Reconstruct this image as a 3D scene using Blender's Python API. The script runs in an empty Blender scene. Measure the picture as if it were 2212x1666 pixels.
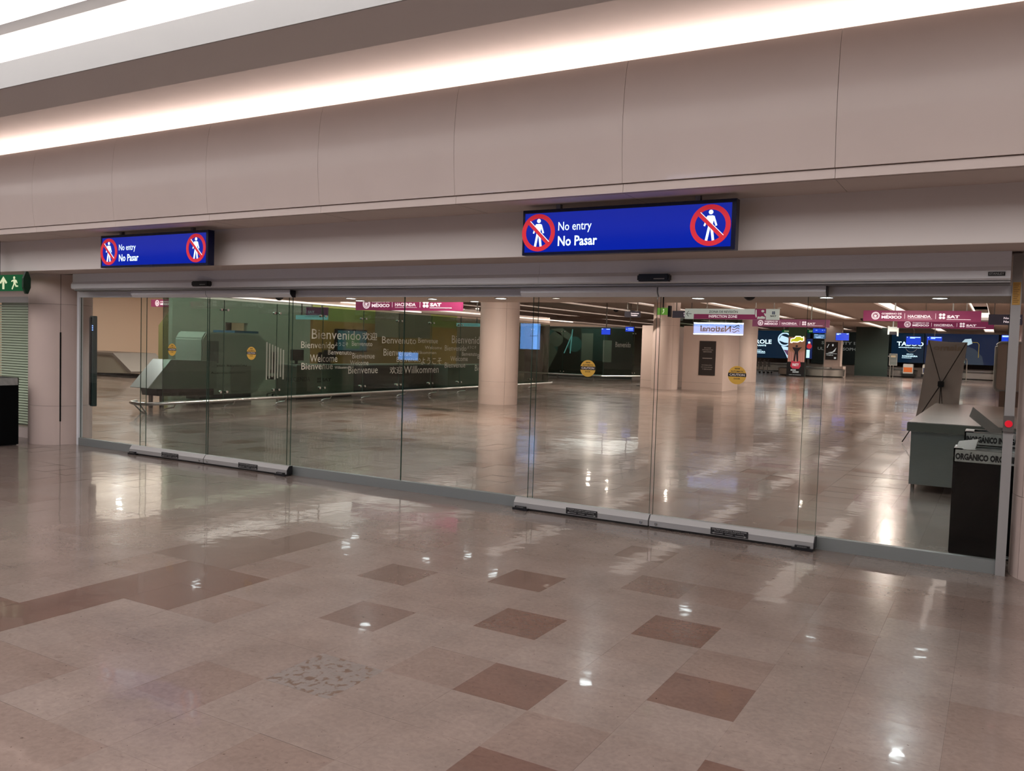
import bpy, bmesh, math, random
import numpy as np
from mathutils import Vector, Matrix
random.seed(7)
SC = bpy.context.scene
COL = SC.collection
PI = math.pi
# ------------------------------------------------------------------ camera
YAW, PITCH, ROLL, FPX = 0.523091807, -0.0489042951, 0.0307430127, 1826.0
def cam_axes():
    cy, sy, cp, sp = math.cos(YAW), math.sin(YAW), math.cos(PITCH), math.sin(PITCH)
    f = Vector((-sy*cp, cy*cp, sp)); r0 = Vector((cy, sy, 0)); u0 = r0.cross(f)
    cr, sr = math.cos(ROLL), math.sin(ROLL)
    return cr*r0+sr*u0, -sr*r0+cr*u0, f
R_, U_, F_ = cam_axes()
cam = bpy.data.cameras.new('camera'); camo = bpy.data.objects.new('camera', cam); COL.objects.link(camo)
cam.sensor_fit = 'HORIZONTAL'; cam.sensor_width = 36.0; cam.lens = FPX/2212*36.0
cam.clip_start = 0.05; cam.clip_end = 300
camo.matrix_world = Matrix(((R_.x, U_.x, -F_.x, 0), (R_.y, U_.y, -F_.y, 0), (R_.z, U_.z, -F_.z, 1.65), (0, 0, 0, 1)))
SC.camera = camo
# ------------------------------------------------------------------ view, world, big lights
SC.view_settings.view_transform = 'Standard'; SC.view_settings.look = 'None'
SC.view_settings.gamma = 1.0; SC.view_settings.use_curve_mapping = False
SC.view_settings.exposure = 0.30
SC.cycles.transparent_max_bounces = 24
SC.cycles.max_bounces = 6; SC.cycles.diffuse_bounces = 3; SC.cycles.glossy_bounces = 3; SC.cycles.adaptive_threshold = 0.06; SC.cycles.adaptive_min_samples = 16
SC.cycles.sample_clamp_indirect = 6.0
SC.cycles.caustics_reflective = False; SC.cycles.caustics_refractive = False
W = bpy.data.worlds.new('world'); SC.world = W; W.use_nodes = True
W.node_tree.nodes['Background'].inputs[0].default_value = (0.02, 0.02, 0.025, 1)
COVE1, COVE2, STRETCH, STRIP, DOWN, HALL = 118.0, 300.0, 1.85, 1.15, 90.0, 900.0
WARM = (1.0, 0.80, 0.72)
def area(name, loc, rot, sx, sy, power, color=(1, 1, 1), spread=PI):
    l = bpy.data.lights.new(name, 'AREA'); l.shape = 'RECTANGLE'; l.size = sx; l.size_y = sy
    l.energy = power; l.color = color; l.spread = spread
    o = bpy.data.objects.new(name, l); o.location = loc; o.rotation_euler = rot; COL.objects.link(o); return o
area('cove_lamp_fascia', (-7.0, 6.72, 3.80), (PI, 0, 0), 20, 0.10, COVE1, (1, .89, .84))
area('cove_lamp_box', (-7.0, 5.06, 4.16), (PI, 0, 0), 20, 0.10, COVE2, (1, .90, .86))
area('enclosure_fill', (-17.4, 19, 3.6), (0, 0, 0), 3, 14, 140, (1, .97, .90))  # unseen area fill, added to brighten the near enclosure
area('enclosure_fill_far', (-18.5, 42, 3.6), (0, 0, 0), 4, 5, 120, (1, 1, .95))  # added fill for the far enclosure, has no fixture
area('claim_hall_fill', (-25, 21, 3.7), (0, 0, 0), 7, 12, 470, (1, .86, .72))  # large warm area fill added over the left hall, no fixture
# ------------------------------------------------------------------ materials
MATS = {}
def nodes(name):
    m = bpy.data.materials.new(name); m.use_nodes = True; nt = m.node_tree
    return m, nt, nt.nodes['Principled BSDF']
def mat(name, col, rough=.5, metal=0, emit=None, es=1.0, noise=0, nscale=8, bump=0, bscale=60, coat=0, spec=.5, stretch=None, aniso=0):
    if name in MATS: return MATS[name]
    m, nt, p = nodes(name)
    p.inputs['Base Color'].default_value = (*col, 1); p.inputs['Roughness'].default_value = rough
    p.inputs['Metallic'].default_value = metal; p.inputs['Coat Weight'].default_value = coat
    p.inputs['Coat Roughness'].default_value = .06; p.inputs['Specular IOR Level'].default_value = spec
    if aniso: p.inputs['Anisotropic'].default_value = aniso
    if emit: p.inputs['Emission Color'].default_value = (*emit, 1); p.inputs['Emission Strength'].default_value = es
    if noise or bump:
        tc = nt.nodes.new('ShaderNodeTexCoord'); mp = nt.nodes.new('ShaderNodeMapping'); nt.links.new(tc.outputs['Object'], mp.inputs[0])
        if stretch: mp.inputs['Scale'].default_value = stretch
    if noise:
        n = nt.nodes.new('ShaderNodeTexNoise'); n.inputs['Scale'].default_value = nscale; n.inputs['Detail'].default_value = 5
        nt.links.new(mp.outputs[0], n.inputs['Vector'])
        r = nt.nodes.new('ShaderNodeMapRange'); r.inputs['To Min'].default_value = 1-noise; r.inputs['To Max'].default_value = 1+noise
        r.inputs['From Min'].default_value = .3; r.inputs['From Max'].default_value = .7
        nt.links.new(n.outputs[0], r.inputs[0])
        mx = nt.nodes.new('ShaderNodeVectorMath'); mx.operation = 'SCALE'; mx.inputs[0].default_value = col
        nt.links.new(r.outputs[0], mx.inputs['Scale']); nt.links.new(mx.outputs[0], p.inputs['Base Color'])
    if bump:
        n = nt.nodes.new('ShaderNodeTexNoise'); n.inputs['Scale'].default_value = bscale; n.inputs['Detail'].default_value = 3
        nt.links.new(mp.outputs[0], n.inputs['Vector'])
        b = nt.nodes.new('ShaderNodeBump'); b.inputs['Strength'].default_value = bump; b.inputs['Distance'].default_value = .02
        nt.links.new(n.outputs[0], b.inputs['Height']); nt.links.new(b.outputs[0], p.inputs['Normal'])
    MATS[name] = m; return m
def emi(name, col, s=1.0, gloss=.25): return mat(name, tuple(c*.3 for c in col), gloss, emit=col, es=s)
def glass(name, tint, f0=.04, haze=0):
    if name in MATS: return MATS[name]
    m = bpy.data.materials.new(name); m.use_nodes = True; nt = m.node_tree; nt.nodes.clear()
    out = nt.nodes.new('ShaderNodeOutputMaterial'); tr = nt.nodes.new('ShaderNodeBsdfTransparent'); gl = nt.nodes.new('ShaderNodeBsdfGlossy')
    tr.inputs[0].default_value = (*tint, 1); gl.inputs['Roughness'].default_value = 0.0; gl.inputs[0].default_value = (1, 1, 1, 1)
    lw = nt.nodes.new('ShaderNodeLayerWeight'); lw.inputs[0].default_value = .5
    pw = nt.nodes.new('ShaderNodeMath'); pw.operation = 'POWER'; pw.inputs[1].default_value = 5
    ma = nt.nodes.new('ShaderNodeMath'); ma.operation = 'MULTIPLY_ADD'; ma.inputs[1].default_value = 1-f0; ma.inputs[2].default_value = f0
    mx = nt.nodes.new('ShaderNodeMixShader')
    nt.links.new(lw.outputs['Facing'], pw.inputs[0]); nt.links.new(pw.outputs[0], ma.inputs[0]); nt.links.new(ma.outputs[0], mx.inputs[0])
    nt.links.new(tr.outputs[0], mx.inputs[1]); nt.links.new(gl.outputs[0], mx.inputs[2]); nt.links.new(mx.outputs[0], out.inputs[0])
    MATS[name] = m; return m
def marble(name, col, dark, rough=.16, worn=0):
    """polished travertine: mottled colour, long faint streaks, pits, uneven gloss, slightly wavy polish"""
    m, nt, p = nodes(name); N = nt.nodes.new; L = nt.links.new
    g = N('ShaderNodeNewGeometry')
    def noi(scale, det=4, vec=None, dist=0):
        n = N('ShaderNodeTexNoise'); n.inputs['Scale'].default_value = scale; n.inputs['Detail'].default_value = det
        n.inputs['Distortion'].default_value = dist; L(vec or g.outputs['Position'], n.inputs['Vector']); return n.outputs[0]
    def ramp(src, a, b, c0, c1):
        r = N('ShaderNodeValToRGB'); r.color_ramp.elements[0].position = a; r.color_ramp.elements[1].position = b
        r.color_ramp.elements[0].color = (*c0, 1); r.color_ramp.elements[1].color = (*c1, 1); L(src, r.inputs[0]); return r.outputs[0]
    base = ramp(noi(3.2, 6), .3, .72, tuple(c*.88 for c in col), tuple(min(1, c*1.10) for c in col))
    mp = N('ShaderNodeMapping'); mp.inputs['Scale'].default_value = (3, 9, 3); L(g.outputs['Position'], mp.inputs[0])
    vein = ramp(noi(2.5, 8, mp.outputs[0], 1.2), .60, .78, (0, 0, 0), (1, 1, 1))
    mx = N('ShaderNodeMix'); mx.data_type = 'RGBA'; mx.inputs[7].default_value = (*dark, 1)
    sc = N('ShaderNodeMath'); sc.operation = 'MULTIPLY'; sc.inputs[1].default_value = .55 if not worn else .2; L(vein, sc.inputs[0]); L(sc.outputs[0], mx.inputs[0]); L(base, mx.inputs[6])
    fm = N('ShaderNodeMapRange'); fm.inputs['From Min'].default_value = .3; fm.inputs['From Max'].default_value = .7; fm.inputs['To Min'].default_value = .91; fm.inputs['To Max'].default_value = 1.09
    L(noi(38, 8, None, .6), fm.inputs[0]); fs_ = N('ShaderNodeVectorMath'); fs_.operation = 'SCALE'; L(mx.outputs[2], fs_.inputs[0]); L(fm.outputs[0], fs_.inputs['Scale'])
    fleck = ramp(noi(24, 6, mp.outputs[0], 1.0), .70, .74, (0, 0, 0), (.5, .5, .5)); mf = N('ShaderNodeMix'); mf.data_type = 'RGBA'; mf.inputs[7].default_value = (*[min(1, c*1.5) for c in col], 1)
    L(fleck, mf.inputs[0]); L(fs_.outputs[0], mf.inputs[6])
    pits = ramp(noi(48, 3), .70, .73, (0, 0, 0), (1, 1, 1))
    mx2 = N('ShaderNodeMix'); mx2.data_type = 'RGBA'; mx2.inputs[7].default_value = (*[c*.7 for c in dark], 1)
    L(mf.outputs[2], mx2.inputs[6]); L(pits, mx2.inputs[0]); last = mx2.outputs[2]
    if worn:
        wv = ramp(noi(24, 12, None, .5), .40, .47, (0, 0, 0), (1, 1, 1))
        mx3 = N('ShaderNodeMix'); mx3.data_type = 'RGBA'; mx3.inputs[7].default_value = (.185, .158, .142, 1); L(last, mx3.inputs[6]); L(wv, mx3.inputs[0]); last = mx3.outputs[2]
    L(last, p.inputs['Base Color'])
    rr = N('ShaderNodeMapRange'); rr.inputs['To Min'].default_value = rough*.7; rr.inputs['To Max'].default_value = rough*1.9; L(noi(1.3, 5), rr.inputs[0]); L(rr.outputs[0], p.inputs['Roughness'])
    p.inputs['Coat Weight'].default_value = .30 if not worn else .1; p.inputs['Specular IOR Level'].default_value = .42; p.inputs['Coat Roughness'].default_value = .035
    b = N('ShaderNodeBump'); b.inputs['Strength'].default_value = .10 if not worn else .6; b.inputs['Distance'].default_value = .01
    L(noi(14 if not worn else 22, 3), b.inputs['Height']); L(b.outputs[0], p.inputs['Normal'])
    b2 = N('ShaderNodeBump'); b2.inputs['Strength'].default_value = .05; b2.inputs['Distance'].default_value = .03
    L(noi(4.0, 2), b2.inputs['Height']); L(b2.outputs[0], p.inputs['Coat Normal'])
    MATS[name] = m; return m
TILE = [marble('marble_beige', (.222, .174, .150), (.15, .112, .093)), marble('marble_pale', (.230, .183, .159), (.16, .12, .10)),
        marble('marble_rose', (.205, .153, .129), (.14, .098, .08)), marble('marble_brown', (.142, .086, .067), (.09, .05, .038)),
        marble('marble_umber', (.160, .112, .092), (.11, .072, .057)), marble('marble_worn', (.13, .085, .062), (.09, .055, .04), .4, worn=1)]
GROUT = mat('grout', (.18, .14, .12), .4)
PANEL = mat('fascia_enamel', (.67, .58, .535), .34, noise=.02, nscale=2, coat=.15)
PAINT = mat('paint_pinkish', (.66, .58, .54), .75, noise=.02, nscale=3)
PAINTW = mat('paint_offwhite', (.78, .74, .71), .7)
PAINTG = mat('paint_grey', (.32, .285, .265), .8)
CEILP = mat('ceiling_paint', (.62, .52, .465), .8)
COLM = mat('column_cladding', (.64, .525, .475), .45, noise=.02, nscale=3)
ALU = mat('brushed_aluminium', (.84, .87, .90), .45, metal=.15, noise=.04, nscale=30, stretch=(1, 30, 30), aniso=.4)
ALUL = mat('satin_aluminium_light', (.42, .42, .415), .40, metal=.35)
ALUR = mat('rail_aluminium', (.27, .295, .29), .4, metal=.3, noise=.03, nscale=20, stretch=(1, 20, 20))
STEEL = mat('stainless_steel', (.56, .58, .57), .27, metal=.95, noise=.05, nscale=14, stretch=(1, 1, 20), aniso=.6)
STEELD = mat('dark_steel', (.22, .21, .20), .4, metal=.7)
BLACK = mat('black_plastic', (.012, .012, .014), .35)
BLACKM = mat('black_matt', (.004, .0045, .005), .5, spec=.05)
RUBBER = mat('rubber', (.02, .02, .02), .8)
WHITE = mat('white_plastic', (.72, .72, .70), .4)
GREYP = mat('grey_plastic', (.30, .32, .32), .5)
GLASS = glass('clear_glass', (.965, .98, .96), .03)
GREEN = glass('green_tinted_glass', (.50, .585, .53), .03)
GEDGE = mat('glass_edge', (.04, .09, .07), .2, coat=.5)
FROST = mat('frosted_vinyl', (.50, .52, .48), .7)
MAG = mat('magenta_sign', (.20, .02, .08), .45, emit=(.30, .035, .125), es=.25)
MAGD = mat('magenta_dark', (.12, .03, .08), .45, emit=(.13, .035, .10), es=.5)
WEMI = emi('white_sign_light', (.85, .84, .86), .62)
INK = mat('black_ink', (.01, .01, .012), .6)
YEL = mat('caution_yellow', (.72, .43, .06), .55)
RED = mat('signal_red', (.55, .01, .02), .4, emit=(.5, .005, .02), es=.55)
BLUE = mat('sign_blue_light', (.002, .006, .12), .10, emit=(.001, .013, .30), es=.85, spec=.32)
BLUED = mat('sign_navy_casing', (.002, .004, .035), .25, spec=.25)
GREENS = mat('exit_green', (.003, .065, .022), .5, spec=.12, emit=(.002, .10, .03), es=.35)
PALEG = emi('exit_pictogram_light', (.62, .66, .42), .75)
SCRB = emi('screen_blue', (.01, .045, .55), 1.1)
SCRL = emi('screen_text', (.45, .65, 1.0), 1.3)
DISPN = emi('display_navy', (.003, .012, .028), 1.0, .15)
DISPK = emi('display_black', (.002, .003, .003), 1.0, .2)
LETB = emi('display_lettering_bright', (.62, .85, 1.0), 1.6)
LETD = emi('display_lettering_dim', (.14, .14, .135), .7)
# ------------------------------------------------------------------ mesh building
class MB:
    def __init__(s): s.v = []; s.f = []; s.mi = []; s.g = []
    def add(s, vs, fs, mi=0):
        s.g.append((len(s.v), len(s.f)))
        b = len(s.v); s.v += [tuple(v) for v in vs]; s.f += [tuple(i+b for i in f) for f in fs]; s.mi += [mi]*len(fs); return s
    def box(s, x0, x1, y0, y1, z0, z1):
        return s.add([(x0, y0, z0), (x1, y0, z0), (x1, y1, z0), (x0, y1, z0), (x0, y0, z1), (x1, y0, z1), (x1, y1, z1), (x0, y1, z1)],
                     [(0, 3, 2, 1), (4, 5, 6, 7), (0, 1, 5, 4), (1, 2, 6, 5), (2, 3, 7, 6), (3, 0, 4, 7)])
    def prism(s, prof, a0, a1, axis='x'):
        """closed profile swept along an axis. prof of (y,z) for x, (x,z) for y, (x,y) for z"""
        n = len(prof); P = {'x': lambda p, a: (a, p[0], p[1]), 'y': lambda p, a: (p[0], a, p[1]), 'z': lambda p, a: (p[0], p[1], a)}[axis]
        vs = [P(p, a0) for p in prof]+[P(p, a1) for p in prof]
        return s.add(vs, [tuple(range(n))[::-1], tuple(range(n, 2*n))]+[(i, (i+1) % n, (i+1) % n+n, i+n) for i in range(n)])
    def cyl(s, x, y, z0, z1, r, n=24, r1=None, a0=0):
        r1 = r if r1 is None else r1
        vs = [(x+r*math.cos(a0+2*PI*i/n), y+r*math.sin(a0+2*PI*i/n), z0) for i in range(n)]+[(x+r1*math.cos(a0+2*PI*i/n), y+r1*math.sin(a0+2*PI*i/n), z1) for i in range(n)]
        return s.add(vs, [tuple(range(n))[::-1], tuple(range(n, 2*n))]+[(i, (i+1) % n, (i+1) % n+n, i+n) for i in range(n)])
    def tube(s, pts, r, n=8, closed=False):
        pts = [Vector(p) for p in pts]; k = len(pts); rings = []
        for i, p in enumerate(pts):
            a = pts[i-1] if (i > 0 or closed) else p; b = pts[(i+1) % k] if (i < k-1 or closed) else p
            t = (b-a).normalized(); h = Vector((0, 0, 1)) if abs(t.z) < .9 else Vector((1, 0, 0))
            u = t.cross(h).normalized(); w = u.cross(t)
            rings.append([p+r*(math.cos(2*PI*j/n)*u+math.sin(2*PI*j/n)*w) for j in range(n)])
        vs = [v for rg in rings for v in rg]; fs = []
        for i in range(k if closed else k-1):
            for j in range(n):
                a, b = i*n, ((i+1) % k)*n; fs.append((a+j, a+(j+1) % n, b+(j+1) % n, b+j))
        if not closed: fs += [tuple(range(n))[::-1], tuple(range((k-1)*n, k*n))]
        return s.add(vs, fs)
    def sphere(s, c, r, n=12, m=8, sz=1, half=None):
        vs = []; fs = []
        lo, hi = (0, PI) if half is None else ((0, PI/2) if half == 'top' else (PI/2, PI))
        for i in range(m+1):
            t = lo+(hi-lo)*i/m
            for j in range(n): vs.append((c[0]+r*math.sin(t)*math.cos(2*PI*j/n), c[1]+r*math.sin(t)*math.sin(2*PI*j/n), c[2]+sz*r*math.cos(t)))
        for i in range(m):
            for j in range(n): fs.append((i*n+j, (i+1)*n+j, (i+1)*n+(j+1) % n, i*n+(j+1) % n))
        return s.add(vs, fs)
    # oriented helpers: plane frame P=(O,U,V), normal N=UxV
    def plate(s, P, u0, u1, v0, v1, w0=0, w1=.004):
        O, U, V, N = P
        c = [O+U*u+V*v+N*w for w in (w0, w1) for u, v in ((u0, v0), (u1, v0), (u1, v1), (u0, v1))]
        return s.add(c, [(3, 2, 1, 0), (4, 5, 6, 7), (0, 1, 5, 4), (1, 2, 6, 5), (2, 3, 7, 6), (3, 0, 4, 7)])
    def poly(s, P, pts, w0=0, w1=.004):
        O, U, V, N = P; n = len(pts)
        c = [O+U*u+V*v+N*w for w in (w0, w1) for u, v in pts]
        return s.add(c, [tuple(range(n))[::-1], tuple(range(n, 2*n))]+[(i, (i+1) % n, (i+1) % n+n, i+n) for i in range(n)])
    def disc(s, P, cu, cv, r, w0=0, w1=.004, n=28, rv=None):
        rv = rv or r
        return s.poly(P, [(cu+r*math.cos(2*PI*i/n), cv+rv*math.sin(2*PI*i/n)) for i in range(n)], w0, w1)
    def ring(s, P, cu, cv, r0, r1, w0=0, w1=.004, n=36):
        O, U, V, N = P; vs = []; fs = []
        for w in (w0, w1):
            for r in (r0, r1):
                for i in range(n): vs.append(O+U*(cu+r*math.cos(2*PI*i/n))+V*(cv+r*math.sin(2*PI*i/n))+N*w)
        for i in range(n):
            j = (i+1) % n; a, b, c, d = 0, n, 2*n, 3*n
            fs += [(c+i, d+i, d+j, c+j), (b+i, a+i, a+j, b+j), (d+i, b+i, b+j, d+j), (a+i, c+i, c+j, a+j)]
        return s.add(vs, fs)
    def bar(s, P, u0, v0, u1, v1, t, w0=0, w1=.004):
        d = math.hypot(u1-u0, v1-v0); nx, ny = -(v1-v0)/d*t/2, (u1-u0)/d*t/2
        return s.poly(P, [(u0-nx, v0-ny), (u1-nx, v1-ny), (u1+nx, v1+ny), (u0+nx, v0+ny)], w0, w1)
    def obj(s, name, m, parent=None, origin=(0, 0, 0), smooth=False, bevel=0):
        me = bpy.data.meshes.new(name); ox, oy, oz = origin
        me.from_pydata([(x-ox, y-oy, z-oz) for x, y, z in s.v], [], s.f)
        for mm in (m if isinstance(m, (list, tuple)) else [m]): me.materials.append(mm)
        if isinstance(m, (list, tuple)): me.polygons.foreach_set('material_index', s.mi)
        bm = bmesh.new(); bm.from_mesh(me); bmesh.ops.recalc_face_normals(bm, faces=bm.faces)
        if bevel: bmesh.ops.bevel(bm, geom=bm.edges[:], offset=bevel, segments=2, affect='EDGES', clamp_overlap=True)
        bm.to_mesh(me); bm.free()
        if smooth:
            me.polygons.foreach_set('use_smooth', [True]*len(me.polygons))
            try: me.set_sharp_from_angle(angle=math.radians(38))
            except Exception: pass
        o = bpy.data.objects.new(name, me); COL.objects.link(o)
        if parent is None: o.location = origin
        else: o.parent = parent
        return o
def frame(ox, oy, oz, face='-y'):
    U = {'-y': Vector((1, 0, 0)), '+y': Vector((-1, 0, 0)), '+x': Vector((0, 1, 0)), '-x': Vector((0, -1, 0))}[face]
    V = Vector((0, 0, 1)); return (Vector((ox, oy, oz)), U, V, U.cross(V))
def tag(o, label=None, cat=None, group=None, kind=None):
    if label: o['label'] = label
    if cat: o['category'] = cat
    if group: o['group'] = group
    if kind: o['kind'] = kind
    return o
def thing(name, loc, label, cat, group=None, kind=None):
    o = bpy.data.objects.new(name, None); o.location = loc; COL.objects.link(o); o.empty_display_size = .1
    return tag(o, label, cat, group, kind)
def part(mb, name, m, parent, **k):
    r = parent
    while r.parent: r = r.parent
    if name in SPLIT and len(mb.g) > 1:
        o = None
        for (a, c), (d, e) in zip(mb.g, mb.g[1:]+[(len(mb.v), len(mb.f))]):
            b = MB(); b.add(mb.v[a:d], [tuple(i-a for i in f) for f in mb.f[c:e]]); o = b.obj(name, m, parent, tuple(r.location), **k)
        return o
    return mb.obj(name, m, parent, tuple(r.location), **k)
SPLIT = {'hanger', 'end_lip', 'side_lip', 'rod', 'leg', 'end_bracket', 'upper_arm', 'indicator_light', 'foot_pad', 'rule', 'pale_spot', 'block'}
def struct(name, loc=(0, 0, 0)):
    o = bpy.data.objects.new(name, None); o.location = loc; COL.objects.link(o); o['kind'] = 'structure'; return o
def smesh(mb, name, m, **k):
    o = mb.obj(name, m, None, **k); o['kind'] = 'structure'; return o
_tc = {}
def glyphs(s, bold, shear=0, space=1.0):
    key = (s, bold, shear, space)
    if key in _tc: return _tc[key]
    cu = bpy.data.curves.new('t', 'FONT'); cu.body = s; cu.resolution_u = 2; cu.offset = bold; cu.shear = shear; cu.space_character = space
    o = bpy.data.objects.new('t', cu); COL.objects.link(o); dg = bpy.context.evaluated_depsgraph_get()
    me = bpy.data.meshes.new_from_object(o.evaluated_get(dg)); vs = [tuple(v.co) for v in me.vertices]; fs = [tuple(p.vertices) for p in me.polygons]
    bpy.data.objects.remove(o); bpy.data.curves.remove(cu); bpy.data.meshes.remove(me)
    _tc[key] = (vs, fs); return _tc[key]
def text(parent, s, m, P, u0, u1, v0, v1, w=.006, bold=0.0, shear=0, name='lettering', space=1.0, mb=None):
    """lettering: flat glyphs fitted into the box u0..u1, v0..v1 of frame P"""
    vs, fs = glyphs(s, bold, shear, space)
    if not vs: return None
    xs = [v[0] for v in vs]; ys = [v[1] for v in vs]; x0, x1, y0, y1 = min(xs), max(xs), min(ys), max(ys)
    O, U, V, N = P
    pts = [O+U*(u0+(x-x0)/(x1-x0+1e-9)*(u1-u0))+V*(v0+(y-y0)/(y1-y0+1e-9)*(v1-v0))+N*w for x, y, _ in vs]
    if mb is not None: mb.add(pts, fs); return mb
    b = MB(); b.add(pts, fs); r = parent
    while r.parent: r = r.parent
    me = bpy.data.meshes.new(name); ox, oy, oz = r.location
    me.from_pydata([(p[0]-ox, p[1]-oy, p[2]-oz) for p in b.v], [], b.f); me.materials.append(m)
    o = bpy.data.objects.new(name, me); COL.objects.link(o); o.parent = parent; return o
# ================================================================== FLOOR
T = 0.41; TX, TY = -3.0, 3.30
floor = smesh(MB().box(-36, 9, -12, 84, -.30, -.006), 'floor', GROUT)
UMBER = {(-6, 2), (-6, 3), (-5, 2), (-5, 3), (-5, 4)}
BROWN = {(-5, -1), (-5, 0), (-5, 1), (-4, 0), (-4, 1), (-6, -2), (-5, -2)}
ROSE = {(-4, -3), (-3, -3), (-3, -4), (-4, -4), (7, 2), (7, 1), (7, 0), (8, 1), (8, 2), (6, 7), (5, 7), (6, 6), (7, 6), (8, 6), (4, 7), (5, 4), (-8, 3), (-9, 3), (-8, 4)}
rt = random.Random(11)
def tone(i, j):
    if (i, j) == (0, -1): return 5
    if (i, j) in UMBER: return 4
    if (i, j) in BROWN: return 3
    if (i, j) in ROSE: return 2
    r = rt.random()
    if j < 9:
        if (2*i+j) % 5 == 4 and (i, j) != (-2, -2):
            if -2 <= i <= 5 and -2 <= j <= 4 or (i, j) in ((1, 7), (2, 5)): return 3 if (i < 1 or i > 1) and (i, j) not in ((-2, 3), (-1, 1), (2, 5), (1, 7)) or j < 3 and i > 0 else 4
            return 2 if r < .5 else 0
        return 0 if r < .6 else (1 if r < .93 else 2)
    return 3 if r < .07 else (2 if r < .35 else (1 if r < .6 else 0))
def in_view(x, y):
    v = Vector((x, y, -1.65)); d = v.dot(F_)
    if d < .8: return False
    u = FPX*v.dot(R_)/d; w = -FPX*v.dot(U_)/d
    return abs(u) < 1180 and w < 960
cells = []
for j in range(-28, 194):
    for i in range(-76, 27):
        x, y = TX+T*(i+.5), TY+T*(j+.5)
        cells.append((math.hypot(x, y)+(0 if in_view(x, y) else 1000), i, j))
cells.sort()
tile_me = []
for k, m in enumerate(TILE):
    b = MB(); h = T/2-.00015; g = h-.00025
    b.add([(-h, -h, -.0058), (h, -h, -.0058), (h, h, -.0058), (-h, h, -.0058), (-h, -h, -.0006), (h, -h, -.0006), (h, h, -.0006), (-h, h, -.0006), (-g, -g, 0), (g, -g, 0), (g, g, 0), (-g, g, 0)],
          [(8, 9, 10, 11)]+[(a, (a+1) % 4, (a+1) % 4+4, a+4) for a in range(4)]+[(a+4, (a+1) % 4+4, (a+1) % 4+8, a+8) for a in range(4)])
    me = bpy.data.meshes.new('tile'); me.from_pydata(b.v, [], b.f); me.materials.append(m); tile_me.append(me)
for d, i, j in cells[:300]:
    o = bpy.data.objects.new('tile', tile_me[tone(i, j)]); COL.objects.link(o); o.parent = floor
    o.location = (TX+T*(i+.5), TY+T*(j+.5), rt.uniform(-.0003, .0003)); o.rotation_euler = (rt.gauss(0, .0009), rt.gauss(0, .0009), 0)
    if (i, j) == (0, -1): o['label'] = 'chipped and worn dark tile'
far = MB()
for d, i, j in cells[300:]:
    x0, y0 = TX+T*i+.0007, TY+T*j+.0007; x1, y1 = x0+T-.0014, y0+T-.0014
    a, c = rt.gauss(0, .0004), rt.gauss(0, .0004)
    far.add([(x0, y0, a+c), (x1, y0, -a+c), (x1, y1, -a-c), (x0, y1, a-c)], [(0, 1, 2, 3)], tone(i, j))
fo = far.obj('tile_field', TILE, floor); fo['kind'] = 'stuff'

# ================================================================== LOBBY SHELL
XL, XR = -20.0, 6.0
prof = [(6.172, 2.930), (6.156, 3.06), (6.144, 3.20), (6.138, 3.32), (6.138, 3.44), (6.146, 3.58), (6.158, 3.70), (6.176, 3.80), (6.196, 3.855), (6.215, 3.882), (6.235, 3.882), (6.235, 3.84), (6.20, 3.74), (6.18, 3.55), (6.17, 3.32), (6.18, 3.1), (6.20, 2.930)]
fascia = struct('trim_1')
JX = -1.054
for k in range(-10, 4):
    x0 = JX+1.57*k+.0015; x1 = x0+1.57-.003
    MB().prism(prof, x0, x1).obj('fascia_panel', PANEL, fascia, smooth=True)
    MB().box(x0, x1, 6.192, 6.222, 2.860, 2.9255).obj('lower_strip', PANEL, fascia)
smesh(MB().box(XL, XR, 6.225, 6.75, 2.857, 2.93), 'ceiling_7', PAINT)
for k in range(-10, 4): MB().box(JX+1.57*k-.0015, JX+1.57*k+.0015, 6.23, 6.72, 2.8560, 2.8575).obj('soffit_joint', PAINTG, fascia)
smesh(MB().box(XL, XR, 6.742, 7.24, 2.45, 2.857), 'wall_front', PAINTW)
smesh(MB().box(XL, XR, 6.742, 7.24, 2.446, 2.4505), 'trim_2', PAINT)
smesh(MB().box(XL, XR, 6.24, 7.1, 3.70, 3.76), 'trim_3', PAINT)
smesh(MB().box(XL, XR, 7.1, 7.3, 2.93, 4.3), 'wall_front_upper', PAINT)
smesh(MB().box(XL, XR, 5.30, 7.3, 4.15, 4.22), 'ceiling_1', PAINT)
smesh(MB().prism([(4.762, 4.0), (5.38, 4.0), (5.38, 4.145), (5.34, 4.145), (5.34, 4.08), (4.79, 4.08), (4.79, 4.245), (4.762, 4.245)], XL, XR), 'trim_4', mat('beam_paint', (.72, .71, .70), .8))
smesh(MB().box(XL, XR, 4.746, 4.7605, 4.0, 4.25), 'trim_7', mat('fascia_board_grey', (.40, .41, .405), .7))
smesh(MB().box(XL, XR, 5.40, 5.5, 4.2, 4.7), 'trim_5', PAINTW)
smesh(MB().box(XL, XR, 4.87, 5.5, 4.6, 4.7), 'ceiling_2', PAINTW)
smesh(MB().box(XL, XR, 4.72, 4.87, 4.50, 4.66), 'trim_6', mat('rim_grey', (.20, .19, .18), .6))
smesh(MB().box(XL, XR, -.8, 4.72, 4.6, 4.7), 'ceiling_3', mat('stretch_ceiling', (.7, .7, .7), .5, emit=(1, .93, .92), es=STRETCH, noise=.05, nscale=2))
smesh(MB().box(XL, XR, -12, -.8, 3.4, 3.6), 'ceiling_4', PAINTG)
smesh(MB().box(XL, XR, -.9, -.8, 3.4, 4.7), 'trim_19', PAINTG)
smesh(MB().box(XL, XR, -12.2, -12, 0, 4.7), 'wall_back', mat('counter_wall', (.07, .055, .045), .6))
smesh(MB().box(XL-.2, XL, -12.2, 7.4, 0, 4.7), 'wall_left', PAINTG)
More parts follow.
